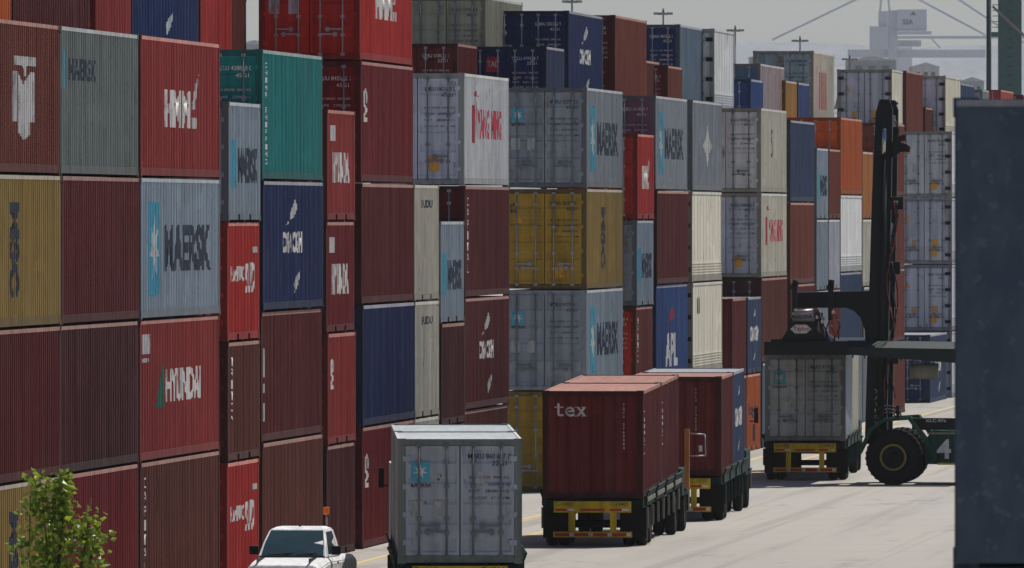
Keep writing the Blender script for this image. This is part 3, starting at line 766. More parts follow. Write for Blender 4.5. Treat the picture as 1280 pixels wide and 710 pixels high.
def chassis(Mx, code, label, gm='guide', group='port trailers on the lane', yellow_low=True):
    root = empty('container_chassis'); root.location, root.rotation_euler = Mx.to_translation(), Mx.to_euler()
    tag(root, label, 'trailer', group)
    mb = MB()
    for sx_ in (-1, 1):
        mb.box(sx_ * .48 - .07, sx_ * .48 + .07, .05, 12.6, .82, 1.16)
        mb.box(sx_ * 1.16 - .05, sx_ * 1.16 + .05, .1, 12.4, .96, 1.17)
    for q in range(9): mb.box(-1.1, 1.1, .2 + q * 1.5, .32 + q * 1.5, .98, 1.14)
    mb.box(-1.22, 1.22, 12.4, 12.6, .9, 1.25)
    mb.build('deck_frame', M['cart_green'], root)
    # sloping guides that catch the box
    for sx_ in (-1, 1):
        for y0, y1 in ((.5, 3.0), (3.8, 6.2), (7.0, 9.2), (10., 12.2)):
            mb = MB()
            x0 = sx_ * 1.20; x1 = sx_ * 1.24; 
            mb.plate([(x0, 1.0), (x1 + sx_ * .03, 1.0), (x1 + sx_ * .03, 1.2), (sx_ * 1.33, 1.36), (sx_ * 1.30, 1.38), (x1, 1.24), (x0, 1.24)], y0, y1)
            mb.build('side_guide', M['cart_green'], root)
            if gm == 'guide' and sx_ > 0: MB().box(1.275, 1.30, y0, y1, 1.10, 1.2).build('guide_rail', M['guide'], root)
        for q in range(7):
            mb = MB(); mb.bar((sx_ * 1.27, .7 + q * 1.8, .45), (sx_ * 1.27, .7 + q * 1.8, .95), .05, .07); mb.build('guide_post', M[gm], root)
    bp = MB().box(-.93, .93, -.14, -.02, .86, 1.13, bev=.01).build('rear_bumper', M['safety'], root)
    bl = MB().box(-.95, .95, -.12, -.06, .26, .40, bev=.008).build('lower_bumper_bar', M['safety'], root)
    for sx_ in (-1, 1): MB().box(sx_ * .5 - .075, sx_ * .5 + .075, -.13, -.03, .38, .87).build('bumper_post', M['safety'], root)
    for q in range(4):
        a = -.9 + q * .46
        MB().box(a, a + .34, -.1235, -.12, .29, .37).build('reflector_strip', M['tl_red'], bl)
        MB().box(a + .345, a + .44, -.1235, -.12, .29, .37).build('reflector_strip', M['white_ink'], bl)
    bm = bmesh.new(); add_text(bm, code, -.9, 1.02, .09, .44, .012); add_text(bm, code, .42, 1.02, .09, .44, .012)
    for v in bm.verts: v.co = (v.co.x, -.1435, v.co.y)
    me = bpy.data.meshes.new('bumper_lettering'); bm.to_mesh(me); bm.free(); link('bumper_lettering', me, M['dark_ink'], bp)
    for a, c in ((-.9, -.62), (-.3, .3), (.42, .7)):
        MB().box(a, c, -.1435, -.14, .90, .955).build('reflector_strip', M['tl_red'], bp)
    for a in (-.6, .72): MB().box(a, a + .16, -.1435, -.14, .90, .955).build('reflector_strip', M['white_ink'], bp)
    for sx_ in (-1, 1):
        for yw in (1.35, 2.65):
            for o_ in (.78, 1.08): wheel(root, sx_ * o_, yw, .5, .26, .5)
        MB().box(sx_ * .93 - .32, sx_ * .93 + .32, .62, .64, .22, .95).build('mud_flap', M['rubber'], root)
    for yw in (1.35, 2.65): MB().cyl((-1.1, yw, .5), (1.1, yw, .5), .07).build('axle', M['black'], root)
    for sx_ in (-1, 1):
        MB().box(sx_ * .5 - .06, sx_ * .5 + .06, 8.9, 9.02, .05, .9).build('landing_leg', M['cart_green'], root)
    return root
def tractor(Mx, label, cabc='tr_white', loop=False, mirrors=True):
    """yard tractor under the front of the trailer, 9.6 m ahead of the rear face"""
    root = empty('yard_tractor'); root.location, root.rotation_euler = Mx.to_translation(), Mx.to_euler()
    tag(root, label, 'tractor', 'yard tractors pulling the trailers')
    mb = MB()
    for sx_ in (-1, 1): mb.box(sx_ * .42 - .05, sx_ * .42 + .05, 10.6, 16.2, .62, .86)
    mb.box(-.9, .9, 10.5, 12.0, .86, .9); mb.box(-1.2, 1.2, 15.9, 16.5, .5, 1.05)
    mb.build('tractor_frame', M['black'], root)
    cab = MB().plate_x([(13.6, .95), (15.6, .95), (15.9, 1.35), (15.75, 2.85), (13.7, 2.85), (13.6, 2.6)], -1.22, .1).build('cab', M[cabc], root)
    MB().box(-1.05, -.07, 13.56, 13.598, 1.7, 2.6).build('rear_window', M['glass'], cab)
    MB().box(.103, .11, 14.0, 15.3, 1.75, 2.6).build('side_window', M['glass'], cab)
    MB().box(.2, 1.2, 13.7, 15.9, .9, 1.6, bev=.05).build('engine_cover', M['cart_green'], root)
    MB().cyl((.75, 13.5, .9), (.75, 13.5, 3.1), .08).build('exhaust_stack', M['rod'], root)
    for sx_ in (-1, 1):
        arm = None
        if mirrors: arm = MB().bar((sx_ * 1.2, 15.5, 2.35), (sx_ * 1.42, 15.5, 2.35), .03, .03).build('mirror_arm', M['black'], root)
        if mirrors: MB().box(sx_ * 1.38 - .06, sx_ * 1.38 + .06, 15.42, 15.5, 2.3, 2.72, bev=.02).build('mirror', M['black'], arm)
        for o_ in (.78, 1.08): wheel(root, sx_ * o_, 11.3, .5, .26)
        wheel(root, sx_ * 1.05, 15.0, .5, .28)
        MB().box(sx_ * 1.0 - .26, sx_ * 1.0 + .26, 14.45, 15.55, 1.03, 1.08).build('fender', M['black'], root)
    MB().cyl((0, 14.5, 2.85), (0, 14.5, 3.0), .07).build('beacon', M['beacon'], cab)
    if loop:
        p = MB().box(1.34, 1.46, 12.5, 12.62, 1.15, 2.62).build('corner_post', M['paleorange'], root)
        MB().path([(1.46, 12.56, 2.5), (1.85, 12.56, 2.48), (1.87, 12.56, 1.95), (1.46, 12.56, 1.93)], .018).build('wire_loop', M['rod'], p)
        MB().box(1.7, 1.78, 12.53, 12.59, 2.05, 2.2).build('lamp', M['white_ink'], p)
    return root
def truck(px, s, vpx, tilt, code, boxes, lab_ch, lab_tr, hh=ST, deck=1.19, gm='cart_green', **k):
    x, y = at(px, s)
    Mz = Matrix.Translation((x, y, 0)) @ Matrix.Rotation(head(vpx), 4, 'Z')
    Mt = Mz @ Matrix.Translation((0, 1.8, .5)) @ Matrix.Rotation(tilt, 4, 'X') @ Matrix.Translation((0, -1.8, -.5))
    ch = chassis(Mt, code, lab_ch, gm); tr = tractor(Mz, lab_tr, **k)
    for i, (c, lb, o) in enumerate(boxes):
        o = dict(o); L = 6.12 * i
        container(0, 0, 0, 0, '20', hh, c, lb, matrix=Mt @ Matrix.Translation((0, L + .03, deck)), group='containers riding on trailers', **o)
truck(575, 64.0, 320, R(.40), 'T-4014',
      [('palegrey', 'grey container with MRKU 860 647 3 on its doors, rear load of the nearest trailer', dict(code='MRKU 860 647 3', dstyle=dict(maersk=1, dark=1, paper=2), fcolor='greygreen')),
       ('ice', 'pale blue roofed container, front load of the nearest trailer', dict(end='blind'))],
      'dark trailer with a yellow bumper at the bottom edge, under the grey doors', 'yard tractor with a black mirror sticking out left, ahead of the nearest trailer', hh=2.44, deck=1.17)
truck(741, 52.0, 1925, R(1.1), 'C-10401',
      [('maroon', 'dark red container with white tex letters on its ribbed end', dict(end='blind')),
       ('maroon', 'dark red container riding in front of the tex one', dict(end='blind', ecolor='maroon'))],
      'green trailer with yellow bumper marked C-10401 under the tex load', 'yard tractor with an orange corner post ahead of the tex load', loop=True, gm='guide', mirrors=False)
truck(843.5, 48.0, 1686, R(.35), 'C-10397',
      [('maroon', 'dark red ribbed container with upright white code, rear load of the second trailer', dict(end='blind')),
       ('slate', 'blue container with white CMA CGM letters, front load of the second trailer', dict(end='blind', logo='cma20'))],
      'dark green trailer behind the tex truck carrying a red and a blue container', 'yard tractor ahead of the red and blue load')
truck(1006.5, 41.6, 1567, R(.2), 'C-10412',
      [('palegrey', 'grey container with a small blue MAERSK panel on its doors, under the lifting frame', dict(code='MSKU 417062 3', dstyle=dict(maersk=1, dark=1, paper=1))),
       ('cream', 'cream container riding in front of the grey one under the lifting frame', dict(end='blind'))],
      'trailer with yellow posts and crossbar standing beside the tall mast', 'yard tractor ahead of the trailer under the lifting frame', mirrors=False)
# end lettering of the two blind ends
def end_text(root_label, fill, ink='white_ink'):
    r = [o for o in COL.objects if o.get('label') == root_label][0]
    bm = bmesh.new(); fill(bm)
    drape(bm, lambda u, d, z: (u, -(d - .02) - .0 , z), True, .045)
    me = bpy.data.meshes.new('lettering'); bm.to_mesh(me); bm.free(); link('lettering', me, M[ink], r)
def serif_t(bm, u, v, h):   # lower-case t with serifs
    add_poly(bm, rect(u + .07, u + .13, v + .03, v + h)); add_poly(bm, rect(u, u + .22, v + h * .66, v + h * .74)); add_poly(bm, [(u + .07, v + .03), (u + .12, v), (u + .21, v), (u + .23, v + .05), (u + .13, v + .04)])
def f_tex(bm):
    serif_t(bm, -.93, 1.98, .31)
    me, a = text_bm('ex', .02); add_text(bm, 'e', -.67, 1.97, .24, .23, .012); add_text(bm, 'x', -.40, 1.98, .22, .25, .02)
    for u in (-.45, -.27):
        add_poly(bm, rect(u, u + .1, 1.975, 1.995)); add_poly(bm, rect(u, u + .1, 2.185, 2.205))
    add_stack(bm, 'TGHU 2765084', .72, 2.22, .062, .045, .094)
end_text('dark red container with white tex letters on its ribbed end', f_tex)
end_text('dark red ribbed container with upright white code, rear load of the second trailer', lambda bm: add_stack(bm, 'TCLU 8906023', .52, 2.22, .062, .045, .094))
def side_code(root_label):
    r = [o for o in COL.objects if o.get('label') == root_label][0]
    bm = bmesh.new(); add_stack(bm, 'TGHU276', .3, 2.0, .09, .28, .16)
    drape(bm, lambda u, d, z: (W / 2 - .008 + d, u, z), True)
    me = bpy.data.meshes.new('side_lettering'); bm.to_mesh(me); bm.free(); link('side_lettering', me, M['white_ink'], r)
side_code('dark red container with white tex letters on its ribbed end'); side_code('dark red container riding in front of the tex one')

# ------------------------------------------------------------------ container handler with mast and spreader
HX, HY = at(1117, 42.3)
hm = empty('container_handler', (HX, HY, 0), -PSI * .0)
tag(hm, 'dark green container handler with a tall black mast and the number 4 on its flank', 'container handler')
# local frame: x to the right, y away, origin under the near front wheel; machine faces -x
def lx(px): return (px - 1117) / 42.3
def lz(py): return zat(py, 42.3)
wheel(hm, 0, 0, .82, .55, .82)   # placeholder orientation fixed below
for o in [c for c in hm.children]: bpy.data.objects.remove(o.children[0]); bpy.data.objects.remove(o.children[0]) if o.children else None; bpy.data.objects.remove(o)
def big_wheel(x, y):
    e = bpy.data.objects.new('wheel', None); COL.objects.link(e); e.parent = hm; e.location = (x, y, .82); e.rotation_euler = (0, 0, R(90))
    k = 'bigtyre'
    if k not in CACHE:
        mb = MB(); r, h = .82, .3
        mb.lathe_x([(-h * .7, r * .48), (-h, r * .6), (-h, r * .86), (-h * .8, r * .97), (-h * .3, r), (h * .3, r), (h * .8, r * .97), (h, r * .86), (h, r * .6), (h * .7, r * .48), (-h * .7, r * .48)], 40)
        for q in range(30):
            t = 2 * math.pi * q / 30; mtx = Matrix.Rotation(t, 4, 'X')
            mb.box(-h * .92, -h * .1, -.03, .03, r - .04, r + .004, mtx); mb.box(h * .1, h * .92, .02, .08, r - .04, r + .004, mtx)
        CACHE[k] = mb.mesh('tyre')
        mb = MB(); mb.lathe_x([(h * .75, .001), (h * .75, .12), (h * .5, .14), (h * .45, r * .38), (h * .72, r * .42), (h * .78, r * .48), (-h * .78, r * .48), (-h * .4, r * .4), (-h * .4, .001)], 32)
        for q in range(12):
            t = 2 * math.pi * q / 12; mb.cyl((h * .45, .22 * math.cos(t), .22 * math.sin(t)), (h * .6, .22 * math.cos(t), .22 * math.sin(t)), .02, 6)
        CACHE[k + 'rim'] = mb.mesh('rim')
        mb = MB(); mb.lathe_x([(h * .72, r * .405), (h * .80, r * .42), (h * .84, r * .48), (h * .7, r * .49)], 32); CACHE[k + 'ring'] = mb.mesh('rim_ring')
    link('tyre', CACHE[k], M['rubber'], e); link('rim', CACHE[k + 'rim'], M['black'], e); link('rim_ring', CACHE[k + 'ring'], M['ring'], e)
    e.rotation_euler = (0, 0, R(-90))
for y_ in (0, .75, 3.3, 4.05): big_wheel(0, y_)
for y_ in (.4, 3.6): big_wheel(5.6, y_)
# body
mb = MB()
mb.plate([(.95, .62), (7.4, .55), (7.4, 1.55), (2.0, 1.55), (1.15, 1.62), (.95, 1.35)], -.05, 4.1)
body = mb.build('body', M['mach_green'], hm)
MB().plate([(-.95, .95), (-.62, 1.6), (-.25, 1.88), (.45, 1.93), (.95, 1.25), (1.2, .75), (1.28, .8), (1.05, 1.32), (.52, 2.02), (-.28, 1.97), (-.7, 1.68), (-1.02, 1.0)], -.33, .45).build('fender', M['mach_green'], hm)
MB().plate([(-.95, .95), (-.62, 1.6), (-.25, 1.88), (.45, 1.93), (.95, 1.25), (1.2, .75), (1.28, .8), (1.05, 1.32), (.52, 2.02), (-.28, 1.97), (-.7, 1.68), (-1.02, 1.0)], 3.6, 4.4).build('fender', M['mach_green'], hm)
MB().box(.55, 3.6, -.12, .3, 1.63, 1.98, bev=.02).build('tool_locker', M['machine'], hm)
MB().box(3.8, 7.2, .2, 3.9, 1.56, 2.6, bev=.08).build('engine_housing', M['mach_green'], hm)
MB().box(2.2, 3.7, 1.2, 2.8, 2.0, 3.9, bev=.05).build('operator_cab', M['mach_green'], hm)
bm = bmesh.new(); add_text(bm, 'XLC-976', .95, 1.86, .09, .62, .012)
for v in bm.verts: v.co = (v.co.x, -.1245, v.co.y)
me = bpy.data.meshes.new('model_lettering'); bm.to_mesh(me); bm.free(); link('model_lettering', me, M['white_ink'], hm)
bm = bmesh.new(); add_text(bm, '4', 1.28, .78, .58, .42, .03)
for v in bm.verts: v.co = (v.co.x, -.056, v.co.y)
me = bpy.data.meshes.new('fleet_number'); bm.to_mesh(me); bm.free(); link('fleet_number', me, M['white_ink'], hm)
MB().box(1.3, 7.3, -.06, -.051, .60, .66).build('yellow_stripe', M['safety'], hm)
MB().box(1.0, 7.3, -.10, -.052, 1.50, 1.56).build('walkway_edge', M['guide'], hm)
# mast, leaning a little forward (towards +x at the top)
ml = lambda z: lx(1094) + (z - 1.4) * (lx(1104) - lx(1094)) / 10.0
for y_ in (.5, 3.1):
    mb = MB()
    mb.plate([(ml(1.2) - .34, 1.2), (ml(1.2) + .30, 1.2), (ml(8.5) + .27, 8.5), (ml(11.1) + .25, 11.1), (ml(11.4) + .14, 11.4), (ml(11.4) - .14, 11.4), (ml(11.1) - .25, 11.0), (ml(8.5) - .3, 8.5)], y_, y_ + .32)
    mb.build('mast_upright', M['machine'], hm)
for z in (1.5, 4.2, 7.4, 10.6): MB().box(ml(z) - .2, ml(z) + .2, .82, 3.1, z, z + .35).build('mast_crossbeam', M['machine'], hm)
MB().cyl((ml(9.7) + .03, .42, 9.75), (ml(10.6) + .03, .42, 10.55), .07).build('lift_ram', M['chrome'], hm)
MB().cyl((ml(2.0) + .1, .42, 2.0), (ml(9.7) + .06, .42, 9.75), .1).build('lift_cylinder', M['machine'], hm)
# brackets with lamps on the back of the mast
lb_ = MB(); lb_.plate([(lx(1111), lz(196)), (lx(1111), lz(180)), (lx(1118), lz(172)), (lx(1126), lz(169)), (lx(1129), lz(173)), (lx(1124), lz(178)), (lx(1132), lz(180)), (lx(1137), lz(184)), (lx(1135), lz(189)), (lx(1124), lz(190)), (lx(1116), lz(197))], .5, .62)
lb_.box(lx(1126), lx(1131), .45, .68, lz(176), lz(168), bev=.02); lb_.box(lx(1131), lx(1136), .45, .68, lz(190), lz(184), bev=.02); lb_.build('lamp_bracket', M['machine'], hm)
MB().path([(lx(1120), .55, lz(172)), (lx(1122), .55, lz(163)), (lx(1117), .55, lz(150))], .025).build('lamp_cable', M['hose'], hm)
MB().box(lx(1114), lx(1119), .5, .6, lz(133), lz(126)).build('mast_lamp', M['machine'], hm)
MB().path([(ml(11.) + .2, .55, lz(129)), (lx(1121), .55, lz(129))], .04).build('lamp_arm', M['machine'], hm)
for (z0, z1, x1) in ((262, 246, 1128), (343, 327, 1124), (455, 440, 1122)):
    MB().box(ml(6) + .2, lx(x1), .45, .8, lz(z0), lz(z1), bev=.03).build('hose_guide', M['machine'], hm)
for q, mt in ((0, 'hose_red'), (1, 'hose'), (2, 'hose')):
    pts = [(ml(9) + .35 + q * .05, .4, 8.4)]
    for k in range(1, 14):
        z = 8.4 - k * .45; pts.append((ml(z) + .33 + q * .05 + .13 * math.sin(k * .9 + q), .4 - .03 * q, z))
    MB().path(pts, .018).build('hydraulic_hose', M[mt], hm)
# loops of hose over the fender
for q in range(3):
    pts = [(lx(1110) + .42 * math.cos(t) * (1 - .15 * q), -.1 + .1 * q, lz(525) + .42 * math.sin(t) * (1 - .12 * q) - q * .05) for t in [math.pi * (.1 + .11 * k) for k in range(14)]]
    MB().path(pts, .022).build('hydraulic_hose', M['hose'], hm)
MB().box(lx(1120.5), lx(1124.5), -.1, .05, 1.9, lz(507)).build('valve_post', M['machine'], hm)
bm = bmesh.new(); add_stack(bm, 'TAYLOR', ml(3) - .09, lz(492), .12, .13, .19)
for v in bm.verts: v.co = (v.co.x, .495, v.co.y)
me = bpy.data.meshes.new('mast_lettering'); bm.to_mesh(me); bm.free(); link('mast_lettering', me, M['grey_ink'], hm)
# carriage arm, gusset and spreader
mb = MB()
mb.plate([(lx(988), lz(385)), (lx(988), lz(366)), (lx(1086), lz(364)), (lx(1086), lz(428)), (lx(1080), lz(428)), (lx(1079), lz(412)), (lx(1074), lz(398)), (lx(1066), lz(389)), (lx(1056), lz(385))], .6, 3.3)
mb.build('carriage_arm', M['machine'], hm)
sp = empty('x'); COL.objects.unlink(sp); bpy.data.objects.remove(sp)
mb = MB()
mb.plate([(lx(966), lz(434)), (lx(976), lz(424)), (lx(984), lz(412)), (lx(987), lz(398)), (lx(1014), lz(398)), (lx(1022), lz(415)), (lx(1036), lz(427)), (lx(1052), lz(434))], .2, 3.6)
mb.build('spreader_head', M['machine'], hm)
MB().box(lx(955), lx(1062), -.05, 12.4, lz(444), lz(427)).build('spreader_beam', M['machine'], hm)
MB().box(lx(964), lx(978), -.3, .3, lz(430), lz(424), bev=.02).build('twistlock_arm', M['machine'], hm)
sbm = MB().plate_x([(-.35, lz(457)), (-.35, lz(434)), (.06, lz(426)), (.48, lz(425.5)), (.48, lz(457))], lx(1060), lx(1240)).build('spreader_side_beam', M['beam_green'], hm)
for v in sbm.data.vertices:
    if v.co.x < lx(1100): v.co.z = lz(443) if v.co.z < lz(450) else v.co.z
    elif v.co.z > lz(440): v.co.z -= .06
MB().cyl((lx(1137), .25, lz(464)), (lx(1172), .25, lz(464)), .24, 18).build('air_tank', M['guide'], hm)
for q in range(8): MB().box(lx(1066 + q * 15), lx(1068 + q * 15), -.372, -.351, lz(447 + q * .8), lz(438)).build('beam_rib', M['beam_green'], hm)
# uprights and hydraulics on the carriage
for px_ in (992, 1037):
    mb = MB(); mb.box(lx(px_ - 3), lx(px_ + 3), .3, .55, lz(400), lz(358)); mb.cyl((lx(px_), .42, lz(358)), (lx(px_ + 1), .42, lz(350)), .09)
    mb.box(lx(px_ - 5), lx(px_ + 4), .25, .6, lz(362), lz(357)); mb.build('twistlock_post', M['machine'], hm)
MB().cyl((lx(992), .1, lz(392)), (lx(1016), .1, lz(390)), .1, 14).build('rotator_cylinder', M['rod'], hm)
MB().cyl((lx(990), .05, lz(399)), (lx(1018), .05, lz(399)), .07, 14).build('rotator_cylinder', M['rod_dark'], hm)
for q in range(20):
    a = random.uniform(1012, 1044); c = random.uniform(386, 396); pts = [(lx(a), .1 + q * .03, lz(c))]
    for k in range(5): a += random.uniform(-3, 4); c += random.uniform(4, 9); pts.append((lx(a), .1 + q * .03, lz(min(c, 428))))
    MB().path(pts, .022, 6).build('hydraulic_hose', M[('hose', 'hose_red', 'hose')[q % 3]], hm)
for q in range(12):
    a, c = random.uniform(990, 1040), random.uniform(386, 402); MB().box(lx(a), lx(a + 3), .05, .2, lz(c + 4), lz(c), bev=.01).build('valve_block', M['rod'] if q % 2 else M['cream'], hm)
bm = bmesh.new(); add_poly(bm, [(lx(987), lz(411.5)), (lx(993), lz(417)), (lx(1007), lz(417)), (lx(1014), lz(411.5)), (lx(1007), lz(406)), (lx(993), lz(406))])
for v in bm.verts: v.co = (v.co.x, .18, v.co.y)
r_ = bmesh.ops.extrude_face_region(bm, geom=bm.faces[:]);
for v in [e for e in r_['geom'] if isinstance(e, bmesh.types.BMVert)]: v.co.y += .018
me = bpy.data.meshes.new('name_plate'); bm.to_mesh(me); bm.free(); npl = link('name_plate', me, M['white_ink'], hm)
bm = bmesh.new(); add_text(bm, 'Taylor', lx(990.5), lz(415), .15, lx(1010.5) - lx(990.5), .02)
for v in bm.verts: v.co = (v.co.x, .176, v.co.y)
me = bpy.data.meshes.new('plate_lettering'); bm.to_mesh(me); bm.free(); link('plate_lettering', me, M['red_ink'], npl)

# ------------------------------------------------------------------ white pickup
PX, PY = at(375.5, 62.2)
pk = empty('pickup_truck', (PX, PY, 0), R(-2.8)); pk.scale = (.85, 1, 1)
tag(pk, 'white pickup truck facing the camera, with an orange beacon on a pole', 'pickup truck')
# local: front towards -y ; x right in the picture
def loft(secs, name, mat, parent, smooth=False):
    bm = bmesh.new(); rings = [[bm.verts.new(p) for p in s_] for s_ in secs]
    for A, B in zip(rings, rings[1:]):
        n_ = len(A)
        for k in range(n_): f = bm.faces.new((A[k], A[(k + 1) % n_], B[(k + 1) % n_], B[k])); f.smooth = smooth
    bm.faces.new(rings[0][::-1]); bm.faces.new(rings[-1]); bmesh.ops.recalc_face_normals(bm, faces=bm.faces)
    bmesh.ops.bevel(bm, geom=[e for e in bm.edges if e.calc_face_angle(0) > .5], offset=.025, segments=2, affect='EDGES')
    me = bpy.data.meshes.new(name); bm.to_mesh(me); bm.free(); return link(name, me, mat, parent)
def sec(y, w_, z0, z1, c=.12): return [(-w_, y, z0), (w_, y, z0), (w_, y, z1 - c), (w_ - c, y, z1), (-w_ + c, y, z1), (-w_, y, z1 - c)]
bodyp = loft([sec(-2.35, .82, .35, .78), sec(-2.25, .87, .3, .98), sec(-1.9, .89, .3, 1.05), sec(-1.0, .90, .3, 1.13), sec(.9, .90, .3, 1.13), sec(2.5, .89, .35, 1.1)], 'body', M['car_white'], pk)
cab = loft([[(-.78, -1.0, 1.08), (.78, -1.0, 1.08), (.76, -.95, 1.12), (-.76, -.95, 1.12)], [(-.80, -.95, 1.1), (.80, -.95, 1.1), (.66, -.38, 1.66), (-.66, -.38, 1.66)]][1:] and
           [[(-.82, -1.05, 1.1), (.82, -1.05, 1.1), (.82, .75, 1.1), (-.82, .75, 1.1)], [(-.75, -.72, 1.4), (.75, -.72, 1.4), (.75, .70, 1.4), (-.75, .70, 1.4)], [(-.66, -.38, 1.66), (.66, -.38, 1.66), (.66, .60, 1.66), (-.66, .60, 1.66)], [(-.52, -.22, 1.71), (.52, -.22, 1.71), (.52, .48, 1.71), (-.52, .48, 1.71)]], 'cab', M['car_white'], pk)
def quad_panel(name, pts, mat, parent, off):
    bm = bmesh.new(); o_ = Vector(off); bm.faces.new([bm.verts.new(Vector(p) + o_) for p in pts]); 
    r_ = bmesh.ops.extrude_face_region(bm, geom=bm.faces[:])
    for v in [e for e in r_['geom'] if isinstance(e, bmesh.types.BMVert)]: v.co -= o_ * .8
    bmesh.ops.recalc_face_normals(bm, faces=bm.faces)
    me = bpy.data.meshes.new(name); bm.to_mesh(me); bm.free(); return link(name, me, mat, parent)
quad_panel('windshield', [(-.74, -1.0, 1.15), (.74, -1.0, 1.15), (.70, -.72, 1.4), (.62, -.40, 1.635), (-.62, -.40, 1.635), (-.70, -.72, 1.4)], M['glass'], cab, (0, -.012, .010))
quad_panel('side_window', [(.795, -.72, 1.17), (.795, .45, 1.17), (.74, .42, 1.4), (.672, .35, 1.61), (.672, -.35, 1.61), (.745, -.6, 1.4)], M['glass'], cab, (.012, 0, .004))
quad_panel('side_window', [(-.795, -.72, 1.17), (-.795, .45, 1.17), (-.74, .42, 1.4), (-.672, .35, 1.61), (-.672, -.35, 1.61), (-.745, -.6, 1.4)], M['glass'], cab, (-.012, 0, .004))
for sx_ in (-1, 1):
    MB().box(sx_ * .98 - .11, sx_ * .98 + .11, -.72, -.62, 1.16, 1.34, bev=.03).build('wing_mirror', M['black'], pk)
    MB().box(sx_ * .68 - .14, sx_ * .68 + .14, -2.32, -2.22, .72, .86).build('headlight', M['rod'], pk)
    wheel(pk, sx_ * .78, -1.5, .36, .22); wheel(pk, sx_ * .78, 1.55, .36, .22)
    MB().box(sx_ * .903 - .002, sx_ * .903 + .002, -.1, .1, .98, 1.01).build('door_handle', M['black'], pk)
MB().box(-.5, .5, -2.34, -2.3, .62, .82).build('grille', M['black'], pk)
MB().box(-.85, .85, -2.45, -2.33, .38, .56, bev=.02).build('front_bumper', M['rod'], pk)
MB().box(-.78, .78, -1.16, -1.0, 1.125, 1.15, bev=.008).build('cowl', M['black'], pk)
MB().box(-.6, .6, -.62, -.55, 1.15, 1.2).build('dashboard', M['black'], cab)
for sx_ in (-1, 1):
    MB().box(sx_ * .62 - .006, sx_ * .62 + .006, -2.2, -1.1, 1.0, 1.128).build('bonnet_seam', M['black'], pk)
    MB().box(sx_ * .902 - .002, sx_ * .902 + .002, -.72, -.705, .5, 1.1).build('door_seam', M['black'], pk); MB().box(sx_ * .902 - .002, sx_ * .902 + .002, .62, .635, .5, 1.1).build('door_seam', M['black'], pk)
for q, (a, c) in enumerate(((-.55, .05), (.1, .6))): MB().bar((a, -1.09, 1.165), (c, -.95, 1.20), .02, .015).build('wiper', M['black'], pk)
MB().cyl((.0, -.05, 1.71), (0, -.05, 1.735), .03).build('roof_lamp', M['black'], pk)
bc = MB().cyl((.44, .95, 1.05), (.44, .95, 1.95), .03).build('beacon_pole', M['rod'], pk)
MB().box(.37, .51, .88, 1.02, 1.93, 2.08, bev=.02).build('beacon', M['beacon'], bc)

# ------------------------------------------------------------------ young tree in the left foreground
TS = 98.0
TX, TY = at(72, TS)
tr = empty('young_tree', (TX, TY, 0)); tag(tr, 'young broadleaf tree with two upright leaders in front of the lower left containers', 'tree')
m, n, b = new_mat('leaf')
oi = n.nodes.new('ShaderNodeNewGeometry')
c_ = mixc(n, ramp(n, oi.outputs['Random Per Island'], 0, 1), (.03, .085, .008), (.36, .44, .03))
n.links.new(c_, b.inputs['Base Color']); b.inputs['Roughness'].default_value = .4
tl = n.nodes.new('ShaderNodeBsdfTranslucent'); n.links.new(mixc(n, .5, c_, (.30, .40, .03)), tl.inputs[0])
mx = n.nodes.new('ShaderNodeMixShader'); mx.inputs[0].default_value = .35
n.links.new(b.outputs[0], mx.inputs[1]); n.links.new(tl.outputs[0], mx.inputs[2]); n.links.new(mx.outputs[0], n.nodes['Material Output'].inputs[0])
M['leaf'] = m; M['bark'] = flat('bark', (.09, .065, .045), .9)
rnd = random.Random(11)
def tx(px): return (px - 72) / TS
def tz(py): return HC - (py - YH) / TS
mb = MB(); limbs = []
def limb(pts, r0, r1):
    for i, (a, c) in enumerate(zip(pts, pts[1:])):
        n_ = len(pts) - 1; mb.cyl(a, c, r0 + (r1 - r0) * i / n_, 7, r0 + (r1 - r0) * (i + 1) / n_)
    limbs.append(pts)
limb([(0, 0, 0), (.02, 0, 1.2), (-.02, .02, 2.4), (tx(70), 0, 3.0), (tx(74), 0, 3.6), (tx(78), .03, 4.2), (tx(76), 0, 4.7)], .055, .006)
limb([(-.02, .02, 2.4), (tx(95), -.05, 3.1), (tx(108), 0, 3.8), (tx(114), .02, tz(622))], .03, .005)
limb([(-.02, .02, 2.2), (tx(50), .1, 2.9), (tx(35), .05, 3.6), (tx(38), .0, tz(620))], .03, .005)
limb([(tx(70), 0, 3.0), (tx(58), .05, 3.7), (tx(50), 0, tz(595))], .02, .004)
limb([(tx(95), -.05, 3.1), (tx(114), -.1, 3.5), (tx(121), -.1, tz(665))], .018, .004)
mb.build('trunk', M['bark'], tr)
bm = bmesh.new()
def leaf(p, sz):
    d = Vector((rnd.gauss(0, 1), rnd.gauss(0, 1), rnd.gauss(-.1, .7))).normalized(); s_ = d.cross(Vector((rnd.gauss(0, 1), rnd.gauss(0, 1), rnd.gauss(0, 1)))).normalized()
    k = d.cross(s_) * sz * .12
    vs_ = [bm.verts.new(p), bm.verts.new(p + d * sz * .45 + s_ * sz * .36 + k), bm.verts.new(p + d * sz), bm.verts.new(p + d * sz * .45 - s_ * sz * .36 + k)]
    bm.faces.new((vs_[0], vs_[1], vs_[2])); bm.faces.new((vs_[0], vs_[2], vs_[3]))
